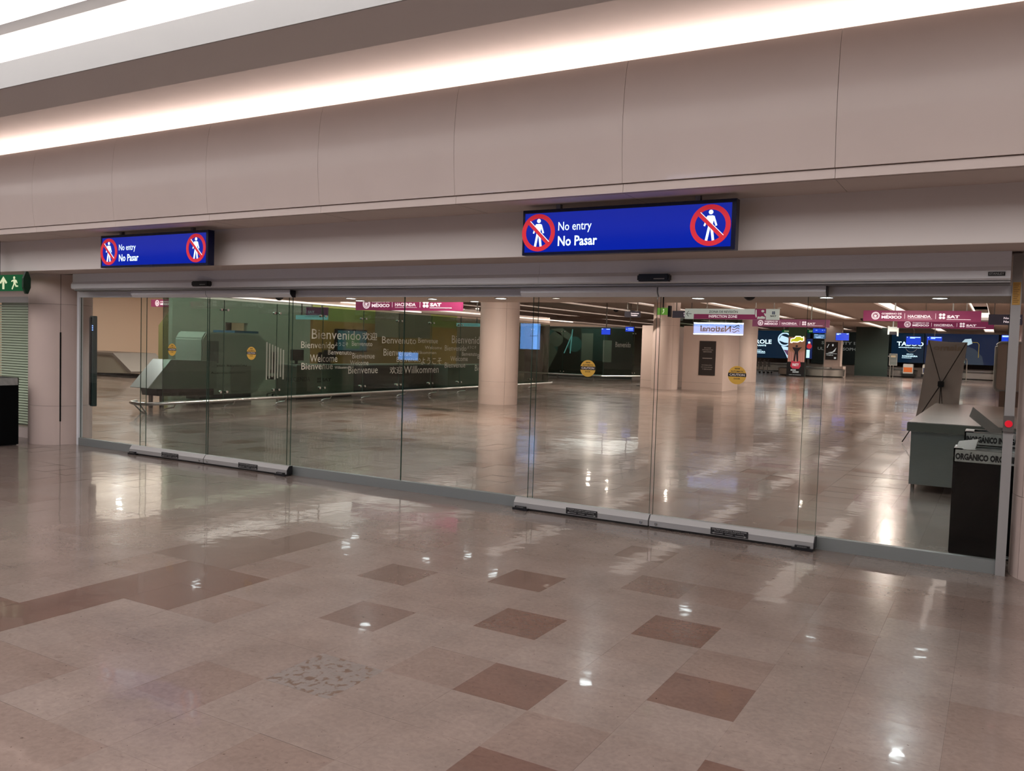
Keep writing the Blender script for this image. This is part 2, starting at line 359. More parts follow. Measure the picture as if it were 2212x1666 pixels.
smesh(MB().box(XR, XR+.2, -12.2, 7.4, 0, 4.7), 'wall_right', PAINTG)
# wall beside the glass front
smesh(MB().box(-34, -13.75, 7.40, 7.55, 0, 2.46).box(-13.75, -12.3, 7.40, 7.55, 2.14, 2.46).box(-13.75, -12.3, 7.40, 7.55, 0, .15), 'wall_front_left', PAINT)
smesh(MB().box(1.0, XR+2, 7.40, 7.55, 0, 2.46), 'wall_front_right', PAINT)
smesh(MB().box(-34, 8, 7.24, 7.50, 2.46, 4.3), 'wall_front_top', PAINT)
# ---- round columns
def column(name, x, y, r, z1, rings, seams, kind_m=COLM):
    s = struct(name, (x, y, 0)); zs = [0]+rings+[z1]
    for a, b in zip(zs[:-1], zs[1:]):
        # two half shells with open seams
        for h in (0, 1):
            a0 = seams+h*PI; n = 24; e = .0035/r; g = .0018
            vs = []
            for z in (a+(g if a else 0), b-g):
                for i in range(n+1):
                    t = a0+e+(PI-2*e)*i/n; vs.append((x+r*math.cos(t), y+r*math.sin(t), z))
            for z in (a+(g if a else 0), b-g):
                for i in range(n+1):
                    t = a0+e+(PI-2*e)*i/n; vs.append((x+(r-.012)*math.cos(t), y+(r-.012)*math.sin(t), z))
            k = n+1
            fs = [(i, i+1, k+i+1, k+i) for i in range(n)]+[(i+2*k, i+3*k, i+1+3*k, i+1+2*k) for i in range(n)]
            fs += [(k+i, k+i+1, 3*k+i+1, 3*k+i) for i in range(n)]+[(i, i+1, 2*k+i+1, 2*k+i) for i in range(n)]
            fs += [(0, k, 3*k, 2*k), (n, k+n, 3*k+n, 2*k+n)]
            MB().add(vs, fs).obj('cladding_panel', kind_m, s, (x, y, 0), smooth=True)
    MB().cyl(x, y, .001, z1, r-.014, 32).obj('core', mat('column_core', (.10, .08, .07), .8), s, (x, y, 0), smooth=True)
    return s
cl = column('column_1', -12.02, 7.48, .42, 2.45, [.56, 2.02], math.radians(-32.5))
dv = math.radians(-32.5); cx, cy = -12.02+.421*math.cos(dv), 7.48+.421*math.sin(dv)
MB().cyl(cx, cy, .34, 1.62, .010, 8).obj('slot', BLACKM, cl, (-12.02, 7.48, 0))
column('column_2', .58, 7.60, .45, 2.45, [.62], math.radians(30))
for n, yy in (('column_3', 20.0), ('column_4', 33.35), ('column_5', 46.2)):
    column(n, -11.98, yy, .54, 3.8, [.62, 2.6], math.radians(-40))

# ================================================================== GLASS FRONT (y = 7.40)
FY = 7.46
hd = thing('door_operator_header', (-5.8, 7.3, 2.23), 'long brushed aluminium door header spanning above all the glass', 'door header')
hp = [(7.225, 2.445), (7.225, 2.335), (7.200, 2.300), (7.200, 2.245), (7.215, 2.232), (7.50, 2.232), (7.50, 2.445)]
for a, b in ((-11.34, -3.90), (-3.898, .03)): part(MB().prism(hp, a, b), 'cover', ALU, hd)
part(MB().box(-11.3, .03, 7.235, 7.49, 2.205, 2.2315), 'track', STEELD, hd)
part(MB().box(-11.3, .03, 7.215, 7.235, 2.214, 2.226), 'track_lip', ALUL, hd)
for x0, x1 in ((-8.77, -8.47), (-2.86, -2.56)):
    s = part(MB().box(x0, x1, 7.135, 7.215, 2.246, 2.312), 'motion_sensor', BLACK, hd, bevel=.012)
    part(MB().box(x0+.16, x1-.04, 7.131, 7.137, 2.262, 2.272), 'sensor_window', GREYP, s)
pl = part(MB().box(-.115, -.005, 7.194, 7.201, 2.262, 2.292), 'name_plate', BLACK, hd)
text(pl, 'STANLEY', ALUL, frame(0, 7.194, 0), -.108, -.012, 2.269, 2.286, .001, bold=.01)
# fixed panels and their rails
def window(n, x0, x1, joint=None):
    s = struct('window_%d' % n, ((x0+x1)/2, FY, 0)); o = ((x0+x1)/2, FY, 0)
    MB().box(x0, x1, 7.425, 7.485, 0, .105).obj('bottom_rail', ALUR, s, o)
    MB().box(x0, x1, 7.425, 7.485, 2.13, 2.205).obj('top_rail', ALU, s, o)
    xs = [x0, joint, x1] if joint else [x0, x1]
    for a, b in zip(xs[:-1], xs[1:]):
        g = MB().box(a+.004, b-.004, FY-.005, FY+.005, .10, 2.135).obj('pane', GLASS, s, o)
        MB().box(a+.002, a+.004, FY-.0055, FY+.0055, .105, 2.13).box(b-.004, b-.002, FY-.0055, FY+.0055, .105, 2.13).obj('edge', GEDGE, g, o)
    return s
window(1, -11.50, -10.04); window(2, -7.42, -4.02, -5.69); window(3, -1.44, .042)
post = struct('trim_8', (.07, 7.45, 0))
MB().box(.042, .108, 7.40, 7.49, 0, 2.445).obj('post', ALUL, post, (.07, 7.45, 0))
post2 = struct('trim_9', (-11.55, 7.45, 0))
MB().box(-11.555, -11.50, 7.43, 7.49, 0, 2.232).obj('post', ALU, post2, (-11.55, 7.45, 0))
LY = 7.37
def door(x0, x1, gx, lab, sx, side, wx):
    """sliding leaf: pane, bevelled top and bottom rails, guide foot, bolt, stickers"""
    t = thing('sliding_glass_door', ((x0+x1)/2, LY, 0), lab, 'door', 'sliding glass doors of the front')
    g0, g1 = gx
    p = part(MB().box(g0, g1, LY-.005, LY+.005, .10, 2.14), 'pane', GLASS, t)
    part(MB().box(g0-.002, g0, LY-.0055, LY+.0055, .12, 2.13), 'edge', GEDGE, p); part(MB().box(g1, g1+.002, LY-.0055, LY+.0055, .12, 2.13), 'edge', GEDGE, p)
    bp = [(LY-.055, .022), (LY-.055, .072), (LY-.020, .118), (LY+.03, .118), (LY+.03, .022)]
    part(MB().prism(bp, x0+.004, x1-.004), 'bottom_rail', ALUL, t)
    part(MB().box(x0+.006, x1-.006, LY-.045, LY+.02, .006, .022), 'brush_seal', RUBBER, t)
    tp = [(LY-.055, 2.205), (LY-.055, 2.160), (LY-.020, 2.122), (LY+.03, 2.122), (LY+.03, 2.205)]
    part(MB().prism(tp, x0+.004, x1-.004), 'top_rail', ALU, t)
    gxx = x0+.09 if side < 0 else x1-.09
    gd = part(MB().box(gxx-.085, gxx+.085, LY-.085, LY+.01, .001, .022).box(gxx-.06, gxx+.06, LY-.080, LY-.045, .022, .040), 'floor_guide', BLACK, t)
    text(gd, 'STANLEY', ALUL, frame(0, LY-.081, 0), gxx-.04, gxx+.04, .026, .036, .001, bold=.01)
    ec = x0 if side < 0 else x1
    if side > 0: part(MB().prism(bp, x1-.003, x1+.006), 'end_cap', BLACK, t); part(MB().prism(tp, x1-.003, x1+.006), 'end_cap', BLACK, t)
    bx = x1-.07 if side < 0 else x0+.07
    P = frame(bx, LY-.055, .046)
    part(MB().disc(P, 0, 0, .014, 0, .005, 16).disc(P, 0, 0, .007, .005, .009, 10), 'bolt', STEEL, t)
    P = frame(wx, LY-.0575, .0745)
    d = part(MB().plate(P, 0, .33, -.045, .014, 0, .002), 'warning_plate', INK, t)
    text(d, 'CAUTION AUTOMATIC SLIDING DOOR', ALUL, P, .012, .318, -.004, .009, .003, bold=.02)
    text(d, 'Door may close without warning', ALUL, P, .035, .295, -.019, -.008, .003, bold=.01)
    text(d, 'STANLEY', ALUL, P, .13, .20, -.036, -.026, .003, bold=.01)
    a = MB().bar(P, .03, -.031, .11, -.031, .004, .002, .0035).poly(P, [(.012, -.031), (.034, -.024), (.034, -.038)], .002, .0035)
    a.bar(P, .22, -.034, .30, -.034, .004, .002, .0035).poly(P, [(.318, -.034), (.296, -.041), (.296, -.027)], .002, .0035)
    part(a, 'arrow', ALUL, d)
    P = frame(sx, LY-.0055, 1.44)
    s = part(MB().disc(P, 0, 0, .080, 0, .0012, 40), 'caution_sticker', YEL, t)
    part(MB().poly(P, [(.080*math.cos(a), .080*math.sin(a)) for a in [math.asin(k/4*.2+.02) if 0 else math.radians(q) for q in (-10, -5, 0, 5, 14)]]+[(.080*math.cos(math.radians(180-q)), .080*math.sin(math.radians(180-q))) for q in (14, 5, 0, -5, -10)], .0012, .0016), 'band', INK, s)
    text(s, 'CAUTION', mat('sticker_white', (.8, .72, .68), .6), P, -.066, .066, -.007, .013, .002, bold=.02)
    text(s, 'AUTOMATIC', INK, P, -.056, .056, .026, .040, .0018, bold=.025)
    text(s, 'DOOR', INK, P, -.027, .027, -.038, -.024, .0018, bold=.02)
    b = part(MB().plate(P, -.022, .022, .052, .062, .0012, .0018), 'tag', INK, s)
    text(b, 'STANLEY', YEL, P, -.019, .019, .054, .060, .0022, bold=.01)
door(-10.19, -8.72, (-10.04, -8.735), 'sliding glass door leaf farthest left, nearest the round column and green exit sign', -9.40, -1, -9.52)
door(-8.715, -7.265, (-8.70, -7.27), 'sliding glass door leaf under the small blue sign with black right end caps', -7.94, 1, -8.08)
door(-4.16, -2.73, (-4.03, -2.745), 'sliding glass door leaf under the big blue sign, its caution sticker over dark green glass', -3.415, -1, -3.57)
door(-2.725, -1.27, (-2.71, -1.275), 'sliding glass door leaf between the big blue sign and the steel counter, bearing the largest caution sticker', -1.985, 1, -2.145)

# ---- things on the frame
t = thing('push_button', (.075, 7.40, 1.16), 'grey box with red round button on the right glass post', 'button')
part(MB().box(.038, .110, 7.372, 7.40, 1.105, 1.225), 'box', STEELD, t)
part(MB().disc(frame(.074, 7.372, 1.165), 0, 0, .026, 0, .010, 24), 'red_button', RED, t)
t = thing('notice_sticker', (.075, 7.398, 2.16), 'narrow amber notice sticker near the top of the right post', 'sticker')
P = frame(.075, 7.3995, 2.145)
s = part(MB().plate(P, -.026, .026, -.085, .085, 0, .0015), 'sheet', mat('amber', (.62, .36, .08), .5), t)
b = MB()
for k in range(11): b.plate(P, -.020, .018-.006*(k % 3), .068-.0135*k, .073-.0135*k, .0015, .002)
part(b, 'print', mat('amber_print', (.28, .15, .04), .6), s)
t = thing('pull_bar', (-11.31, 7.5, .57), 'tall dark vertical pull bar with tiny blue lights behind the leftmost glass', 'pull bar')
part(MB().box(-11.36, -11.27, 7.50, 7.56, .57, 1.87), 'bar', mat('bar_steel', (.10, .15, .15), .3, metal=.7), t, bevel=.006)
part(MB().box(-11.35, -11.315, 7.485, 7.50, .59, 1.85), 'strip', BLACK, t)
b = MB()
for k in range(3): b.box(-11.30, -11.285, 7.495, 7.50, 1.66+.03*k, 1.675+.03*k)
part(b, 'indicator_light', emi('led_blue', (.2, .35, 1), 2.0), t)
# ---- blinds window at the far left
w4 = struct('window_4', (-13.0, 7.47, 0)); o4 = (-13.0, 7.47, 0)
MB().box(-13.75, -12.3, 7.44, 7.452, .15, 2.14).obj('pane', GLASS, w4, o4)
MB().box(-13.75, -12.3, 7.40, 7.47, 2.05, 2.14).obj('frame', ALUL, w4, o4)
SL = mat('blind_slat', (.66, .76, .62), .5)
for k in range(46):
    z = .20+.040*k; MB().add([(-13.74, 7.475, z), (-12.31, 7.475, z), (-12.31, 7.50, z+.022), (-13.74, 7.50, z+.022), (-13.74, 7.476, z-.001), (-12.31, 7.476, z-.001), (-12.31, 7.501, z+.021), (-13.74, 7.501, z+.021)], [(0, 1, 2, 3), (4, 7, 6, 5), (0, 4, 5, 1), (3, 2, 6, 7)]).obj('slat', SL, w4, o4)
MB().box(-13.75, -12.3, 7.58, 7.6, .15, 2.14).obj('backing', mat('frosted_backing', (.45, .55, .42), .6), w4, o4)

# ---- backlit no-entry signs
def walker(mbw, P, u, v, s):
    """walking figure in white"""
    mbw.disc(P, u+.02*s, v+.62*s, .105*s, .004, .007, 20)
    mbw.poly(P, [(u-.14*s, v+.46*s), (u+.13*s, v+.46*s), (u+.20*s, v+.40*s), (u+.10*s, v-.02*s), (u-.11*s, v-.02*s)], .004, .007)
    mbw.bar(P, u-.13*s, v+.42*s, u-.28*s, v-.02*s, .075*s, .004, .007); mbw.bar(P, u+.15*s, v+.42*s, u+.30*s, v-.02*s, .085*s, .004, .007)
    mbw.bar(P, u-.02*s, v+.05*s, u-.17*s, v-.70*s, .115*s, .004, .007); mbw.bar(P, u+.05*s, v+.05*s, u+.16*s, v-.70*s, .115*s, .004, .007)
def noentry(x0, x1, lab):
    y = 6.46; z0, z1 = 2.425, 2.812
    t = thing('no_entry_sign', ((x0+x1)/2, y+.06, z1), lab, 'sign', 'blue no entry light boxes')
    part(MB().box(x0, x1, y+.012, y+.085, z0, z1), 'casing', BLUED, t)
    fr = MB().box(x0, x1, y, y+.012, z1-.028, z1).box(x0, x1, y, y+.012, z0, z0+.024).box(x0, x0+.02, y, y+.012, z0+.024, z1-.028).box(x1-.035, x1, y, y+.012, z0+.024, z1-.028)
    part(fr, 'bezel', BLUED, t)
    part(MB().box(x0+.3, x0+.34, y+.04, y+.08, z1, 2.857).box(x1-.34, x1-.3, y+.04, y+.08, z1, 2.857), 'hanger', STEELD, t)
    f = part(MB().box(x0+.02, x1-.035, y+.004, y+.012, z0+.024, z1-.028), 'light_panel', BLUE, t)
    P = frame(x0, y+.004, (z0+z1)/2-.002); Wd = x1-x0
    for cu in (.155, Wd-.20):
        part(MB().ring(P, cu, 0, .122, .160, .001, .006, 40), 'prohibition_ring', RED, f)
        b = MB(); walker(b, P, cu, -.002, .165); part(b, 'walking_figure', WEMI_B, f)
        part(MB().bar(P, cu-.095, .095, cu+.098, -.093, .034, .007, .010), 'slash', RED, f)
        part(MB().bar(P, cu-.078, .100, cu+.108, -.081, .004, .006, .0105), 'slash_line', WEMI_B, f)
    text(f, 'No entry', WEMI_B, P, .345, .345+.31, -.012, .083, .001, bold=.004)
    text(f, 'No Pasar', WEMI_B, P, .345, .345+.365, -.120, -.036, .001, bold=.02)
    return t
WEMI_B = emi('lettering_white_lit', (.72, .92, 1.0), 1.15)
noentry(-9.575, -7.665, 'small-looking blue no entry sign on the left, hung above the leftmost door leaves')
noentry(-3.665, -1.80, 'large blue no entry sign hung above the middle of the glass front')
# ---- exit sign by the left column
t = thing('exit_sign', (-11.9, 6.62, 2.4), 'green exit sign with arrow and running figure beside the left column', 'exit sign')
part(MB().box(-12.9, -11.42, 6.60, 6.62, 2.165, 2.385), 'panel', GREENS, t)
part(MB().prism([(6.595, 2.125), (6.625, 2.125), (6.66, 2.21), (6.66, 2.33), (6.625, 2.425), (6.595, 2.425), (6.56, 2.33), (6.56, 2.21)], -11.42, -11.385), 'end_cap', mat('green_black', (.005, .03, .015), .4), t)
part(MB().box(-12.1, -12.06, 6.61, 6.63, 2.385, 2.857), 'hanger', STEELD, t)
P = frame(-11.66, 6.60, 2.275)
b = MB().disc(P, -.01, .068, .020).poly(P, [(-.035, .045), (.02, .045), (.035, .01), (.01, -.02), (-.02, -.015)])
b.bar(P, -.03, .035, -.075, .02, .016).bar(P, .01, .035, .045, .03, .014).bar(P, .04, .03, .06, -.005, .014).bar(P, -.01, -.01, -.06, -.085, .02).bar(P, .01, -.01, .035, -.045, .02).bar(P, .03, -.045, .08, -.045, .018)
part(b, 'running_figure', PALEG, t)
P = frame(-11.93, 6.60, 2.275)
part(MB().poly(P, [(0, .09), (.09, .005), (.06, -.01), (.022, .03), (.022, -.085), (-.022, -.085), (-.022, .03), (-.06, -.01), (-.09, .005)]), 'arrow', PALEG, t)

# ---- litter bins
def bin_(x0, x1, y0, y1, h, word, lab, lid_open, grp='waste bins of black sheet steel'):
    t = thing('litter_bin', ((x0+x1)/2, (y0+y1)/2, 0), lab, 'bin', grp)
    part(MB().box(x0, x1, y0, y1, .012, h-.10), 'body', BLACKM, t, bevel=.004)
    part(MB().box(x0+.02, x1-.02, y0+.02, y1-.02, 0, .012), 'foot', BLACK, t)
    w = .03
    part(MB().box(x0, x1, y0, y0+.012, h-.10, h).box(x0, x1, y1-.012, y1, h-.10, h).box(x0, x0+.012, y0, y1, h-.10, h).box(x1-.012, x1, y0, y1, h-.10, h), 'band', mat('zinc_band', (.46, .48, .47), .40, metal=.4, noise=.15, nscale=20), t)
    part(MB().box(x0, x1, y0, y0+w+.03, h, h+.006).box(x0, x1, y1-w, y1, h, h+.006).box(x0, x0+w+.04, y0, y1, h, h+.006).box(x1-w, x1, y0, y1, h, h+.006), 'rim', STEEL, t)
    text(t, word+' '+word, INK, frame(x0, y0, h-.10), .015, (x1-x0)-.015, .016, .084, .002, bold=.06)
    if lid_open:
        cx = (x0+x1)/2; cy = (y0+y1)/2; b = MB()
        d = Vector((lid_open[0], lid_open[1], lid_open[2])); c = Vector((cx+lid_open[3], cy, h+lid_open[4])); up = Vector((.12, .55, .45)); n = d.normalized().cross(up)
        vs = [c+d*a*1.5+up*bb*.09+n*k for k in (0, .012) for a, bb in ((-.5, -1), (.5, -1), (.5, 1), (-.5, 1))]
        b.add(vs, [(3, 2, 1, 0), (4, 5, 6, 7), (0, 1, 5, 4), (1, 2, 6, 5), (2, 3, 7, 6), (3, 0, 4, 7)])
        part(b, 'swing_lid', mat('lid_steel', (.70, .67, .65), .25, metal=.6), t, bevel=.003)
    P = frame(x0, y0, 0)
    part(MB().plate(P, (x1-x0)*.78, (x1-x0)*.88, .018, .026, 0, .002).plate(P, (x1-x0)*.80, (x1-x0)*.88, .032, .038, 0, .002), 'maker_mark', GREYP, t)
    return t
bin_(-.305, .22, 7.97, 8.37, .885, 'ORGÁNICO', 'black bin with grey ORGÁNICO band behind the glass at right', (.10, 0, .02, -.17, .02))
bin_(-.245, .27, 8.45, 8.85, .995, 'INORGÁNICO', 'black bin with grey INORGÁNICO band and tilted swing lid', (.16, 0, -.13, -.105, .075))
bin_(-12.78, -12.05, 6.42, 6.88, .955, 'ORGÁNICO INORGÁNICO', 'black bin on the lobby side beside the left column', None)
# ================================================================== ARRIVALS HALL SHELL
smesh(MB().box(-13.4, 8, 7.50, 14.05, 2.45, 2.60).box(-34, -13.4, 7.50, 11.3, 2.45, 2.60).box(-13.4, 8, 14.0, 14.05, 2.60, 3.8).box(-34, -13.4, 11.25, 11.3, 2.6, 3.8), 'ceiling_5', CEILP)
smesh(MB().box(-36, 9, 7.3, 84, 3.80, 4.0), 'ceiling_6', CEILP)
smesh(MB().box(-36, 9, 82, 82.3, 0, 4), 'wall_far', mat('far_wall', (.50, .43, .39), .7))
smesh(MB().box(-31.9, -31.6, 7.5, 82, 0, 4), 'wall_west', mat('paint_warm_lit', (.68, .53, .42), .7))  # warm light on the wall is put into its peach base colour
smesh(MB().box(.95, 1.2, 8.9, 82, 0, 4), 'wall_east', PAINT)
smesh(MB().box(.16, .95, 8.95, 9.2, 0, 2.45), 'wall_inner', mat('paint_warm_lit', (0, 0, 0)))
smesh(MB().box(-31.6, -22.5, 26, 26.3, 0, 3.8), 'wall_inner', mat('paint_warm_lit', (0, 0, 0)))
# beams across the far ceiling
for k, (y, z) in enumerate(((30, 3.62), (54.5, 3.62), (76, 3.55))):
    smesh(MB().box(-31.6, .95, y, y+.5, z, 3.8), 'trim_%d' % (10+k), CEILP)

# ---- lights in the ceilings
LENS = emi('downlight_lens', (.86, .95, 1.0), 14.0)
LENSS = emi('downlight_lens_soft', (1, .9, .82), 4.0)
ORD = ['first', 'second', 'third', 'fourth', 'fifth', 'sixth', 'seventh', 'eighth', 'ninth', 'tenth', 'eleventh', 'twelfth']
def downlight(x, y, z, r, lab, grp, lens=LENS, power=0, col=(.88, .96, 1)):
    t = thing('downlight', (x, y, z), lab, 'ceiling light', grp)
    P = (Vector((x, y, z)), Vector((1, 0, 0)), Vector((0, -1, 0)), Vector((0, 0, -1)))
    part(MB().ring(P, 0, 0, r*.86, r*1.1, 0, .012, 28), 'trim_ring', WHITE, t)
    part(MB().disc(P, 0, 0, r*.88, .001, .006, 24), 'lens', lens, t)
    if power:
        l = bpy.data.lights.new('downlight_lamp', 'SPOT'); l.energy = power; l.spot_size = math.radians(168 if z > 3 else 140); l.spot_blend = .5; l.shadow_soft_size = .08; l.color = col
        o = bpy.data.objects.new('downlight_lamp', l); COL.objects.link(o); o.location = (x, y, z-.03)
for k, x in enumerate((-11.2, -7.66, -4.19, -.70)):
    downlight(x, 9.3, 2.45, .095, 'recessed downlight just behind the glass, %s from the left in the near row' % ORD[k], 'downlights in the low ceiling', power=DOWN)
for k, x in enumerate((-11.04, -7.63, -4.09, -.755)):
    downlight(x, 12.75, 2.45, .105, 'round recessed downlight seen under the door header, %s from the left in the second row' % ORD[k], 'downlights in the low ceiling', power=DOWN)
downlight(-11.42, 13.47, 2.45, .10, 'downlight right behind the leftmost one of the second row', 'downlights in the low ceiling', power=DOWN*.6)
downlight(-9.2, 12.9, 2.45, .09, 'downlight above the magenta sign left of the near column', 'downlights in the low ceiling', power=DOWN*.6)
downlight(-8.76, 13.66, 2.45, .09, 'downlight at the ceiling edge left of the near column', 'downlights in the low ceiling', power=DOWN*.6)
downlight(-6.53, 12.72, 2.45, .07, 'faint downlight right of the near column', 'downlights in the low ceiling', LENSS)
downlight(-2.18, 12.6, 2.45, .10, 'downlight above the dark end of the magenta sign by the totem', 'downlights in the low ceiling', power=DOWN*.6)
downlight(-23.6, 16.6, 3.80, .14, 'high downlight over the baggage area on the left', 'downlights in the high ceiling', power=DOWN*2)
for k, (x, y) in enumerate(((-22.9, 41.5), (-23, 44.8), (-22.7, 47.3), (-22.4, 49.6), (-22.4, 52.1), (-22.3, 57.5), (-22.4, 60.7))):
    downlight(x, y, 3.80, .17, 'small downlight in the far high ceiling, %s from the front in its right row' % ORD[k], 'downlights in the high ceiling', LENSS)
for k, (x, y) in enumerate(((-26.0, 49.9), (-25.8, 52.0), (-25.7, 58.2))):
    downlight(x, y, 3.80, .19, 'small downlight in the far high ceiling, %s from the front in its left row' % ORD[k], 'downlights in the high ceiling', LENSS)
STR = mat('cove_diffuser', (.5, .45, .42), .5, emit=(1, .86, .80), es=STRIP)
BAF = mat('baffle_white', (.66, .62, .60), .7)
def cove(x, y0, y1, w, lab):
    t = thing('ceiling_light_slot', (x, y0, 3.8), lab, 'ceiling light', 'luminous slots in the hall ceiling')
    part(MB().box(x-w/2, x+w/2, y0, y1, 3.77, 3.799), 'diffuser', STR, t)
    part(MB().box(x-w/2-.04, x-w/2, y0, y1, 3.70, 3.80).box(x+w/2, x+w/2+.04, y0, y1, 3.70, 3.80), 'side_lip', CEILP, t)
    part(MB().box(x-w/2-.04, x+w/2+.04, y1, y1+.04, 3.70, 3.80).box(x-w/2-.04, x+w/2+.04, y0-.04, y0, 3.70, 3.80), 'end_lip', CEILP, t)
    return t
XS = [(-.87, 'over the right-hand wall'), (-4.15, 'above the front large magenta sign'), (-7.65, 'crossing behind the totem'), (-11.15, 'over the inspection zone sign'), (-14.55, 'over the kiosk wall'), (-18.0, 'over the far glass enclosure'), (-21.9, 'left of the far glass enclosure'), (-25.4, 'over the baggage machines'), (-28.8, 'along the left wall')]
for x, wh in XS:
    for (y0, y1), seg in zip(((15, 29.5), (30.8, 52.5), (57.5, 75.6)), ('near', 'middle', 'far')):
        cove(x, y0, y1, .62, '%s stretch of the glowing ceiling slot %s' % (seg, wh))
for k, y in enumerate((16.5, 34, 36.8, 50, 60)):  # dropped boxes inside the right slot
    x = -.87
    t = thing('ceiling_baffle', (x, y, 3.7), 'pale dropped ceiling baffle in the right-hand light slot, %s from the front' % ORD[k], 'ceiling panel', 'dropped baffles of the right slot')
    part(MB().box(x-.16, x+.30, y, y+5, 3.62, 3.66), 'panel', BAF, t); part(MB().box(x-.14, x+.28, y+.1, y+4.9, 3.66, 3.77), 'riser', BAF, t)
# light line on the bulkhead over the glass enclosure
smesh(MB().box(-15.35, -15.075, 11.35, 28.9, 2.50, 2.70), 'trim_21', CEILP)
t = thing('light_line', (-15.02, 20, 2.52), 'thin pink glowing light line above the green glass enclosure', 'ceiling light')
part(MB().box(-15.07, -15.01, 11.6, 20.5, 2.50, 2.535), 'upper_tube', STR, t)
part(MB().box(-15.07, -15.01, 17.0, 30.8, 2.60, 2.63), 'lower_tube', STR, t)
# louvres of the far left ceiling
for k in range(5):
    x = -28.0-1.05*k
    t = thing('ceiling_light_slot', (x, 62, 3.7), 'narrow glowing ceiling line far behind the second glass enclosure, %s of five' % ORD[k], 'ceiling light', 'narrow light lines at the far left')
    part(MB().box(x-.13, x+.13, 44, 75, 3.72, 3.79), 'diffuser', STR, t); part(MB().box(x+.13, x+.2, 44, 75, 3.5, 3.8), 'lip', CEILP, t)
downlight(-18.6, 12.4, 3.80, .10, 'added fill downlight above the steel ramp at the left', 'added fill downlights of the hall', LENSS, 350, (.95, 1, .97))  # made-up downlight, added to brighten the ramp
LENSD = emi('fill_downlight_lens', (1, .88, .78), 1.5)
for k, (x, y) in enumerate(((-10.2, 15.6), (-10.5, 30.0), (-14.4, 31.5), (-2.5, 25), (-5.9, 31), (-2.5, 36), (-9.4, 42), (-5.9, 50), (-9.4, 57), (-2.5, 60), (-5.9, 66), (-12.9, 30))):
    downlight(x, y, 3.80, .10, 'added fill downlight between the glowing ceiling slots, %s of twelve counted from the glass' % ORD[k], 'added fill downlights of the hall', LENSD, HALL, (1, .84, .74))  # fixtures and spots added as fill to brighten hall columns and walls
def dome(x, y, z, r, lab):
    t = thing('dome_camera', (x, y, z), lab, 'camera', 'black dome cameras on the ceilings')
    part(MB().cyl(x, y, z-.02, z, r*1.15, 20), 'mount', WHITE, t); part(MB().sphere((x, y, z-.02), r, 18, 8, half='bottom'), 'dome', BLACK, t, smooth=True)
dome(-3.03, 11.7, 2.45, .085, 'black dome camera under the low ceiling right of the biggest downlight')
dome(-12.1, 11.9, 2.45, .08, 'black dome camera over the second door leaf from the left')
for (x, y), l in zip(((-18.2, 45), (-13.5, 34), (-18.8, 44), (-7.1, 53.2), (-10.7, 34), (-20.6, 56), (-4.1, 44)), ('left of the dark departures sign', 'by the kiosk column', 'above the far enclosure', 'at the end of the slot behind the totem', 'between the two long signs', 'over the display wall', 'above the front magenta sign')):
    dome(x, y, 3.8, .16, 'tiny black dome camera high %s' % l)

# ---- hanging signs
SWH = mat('sign_lettering_pale', (.75, .66, .70), .5, emit=(.72, .60, .68), es=.75)
def emblem(par, P, u, v, r, m):
    b = MB().ring(P, u, v, r*.80, r, .002, .005, 30).ring(P, u, v, r*.60, r*.70, .002, .005, 26)
    b.poly(P, [(u-r*.45, v-r*.1), (u-r*.15, v+r*.4), (u+r*.1, v+r*.15), (u+r*.45, v+r*.35), (u+r*.2, v-r*.15), (u+r*.3, v-r*.45), (u-r*.1, v-r*.3)], .002, .005)
    b.bar(P, u-r*.45, v-r*.35, u+r*.1, v-r*.52, r*.09, .002, .005)
    part(b, 'emblem', m, par)
def four(par, P, u, v, s, m, name='four_dot_mark'):
    b = MB()
    for a in (-1, 1):
        for c in (-1, 1): b.disc(P, u+a*s*.5, v+c*s*.5, s*.46, .002, .005, 16)
    part(b, name, m, par)
def gov(x0, x1, y, z0, z1, lab, m=MAG, tm=None, rods=(.28, .77), full=True, top=3.8):
    tm = tm or SWH
    t = thing('hanging_sign', ((x0+x1)/2, y, z1), lab, 'sign', 'magenta hanging signs of the hall')
    p = part(MB().box(x0, x1, y, y+.09, z0, z1), 'panel', m, t)
    w = x1-x0; h = z1-z0; P = frame(x0, y, z0)
    for f in rods: part(MB().box(x0+w*f-.018, x0+w*f+.018, y+.02, y+.06, z1, top), 'rod', STEEL, t)
    emblem(p, P, .110*w, .50*h, min(.037*w, .42*h), tm)
    text(p, 'GOBIERNO DE', tm, P, .163*w, .338*w, .62*h, .79*h, .003, bold=.03)
    text(p, 'MÉXICO', tm, P, .163*w, .340*w, .24*h, .58*h, .003, bold=.05)
    b = MB().plate(P, .364*w, .367*w, .24*h, .76*h, .002, .004).plate(P, .392*w, .600*w, .225*h, .25*h, .002, .004)
    b.plate(P, .627*w, .630*w, .24*h, .76*h, .002, .004).plate(P, .72*w, .918*w, .19*h, .235*h, .002, .004)
    part(b, 'rule', tm, p)
    text(p, 'HACIENDA', tm, P, .392*w, .588*w, .33*h, .60*h, .003, bold=.03)
    four(p, P, .682*w, .50*h, .055*w*.5+.0, tm)
    text(p, 'SAT', tm, P, .722*w, .825*w, .32*h, .60*h, .003, bold=.05)
    return t
gov(-3.74, -.56, 28, 2.70, 3.02, 'front large magenta hanging sign with a ministry name above the X-frame banner')
gov(-3.46, -.28, 35, 2.715, 2.985, 'magenta hanging sign right behind and below the front one on the right', rods=(.30, .72))
gov(-8.90, -5.90, 35, 2.68, 2.985, 'dull magenta hanging sign above the standing totem', m=mat('magenta_dull', (.20, .05, .10), .5, emit=(.17, .05, .10), es=.45))
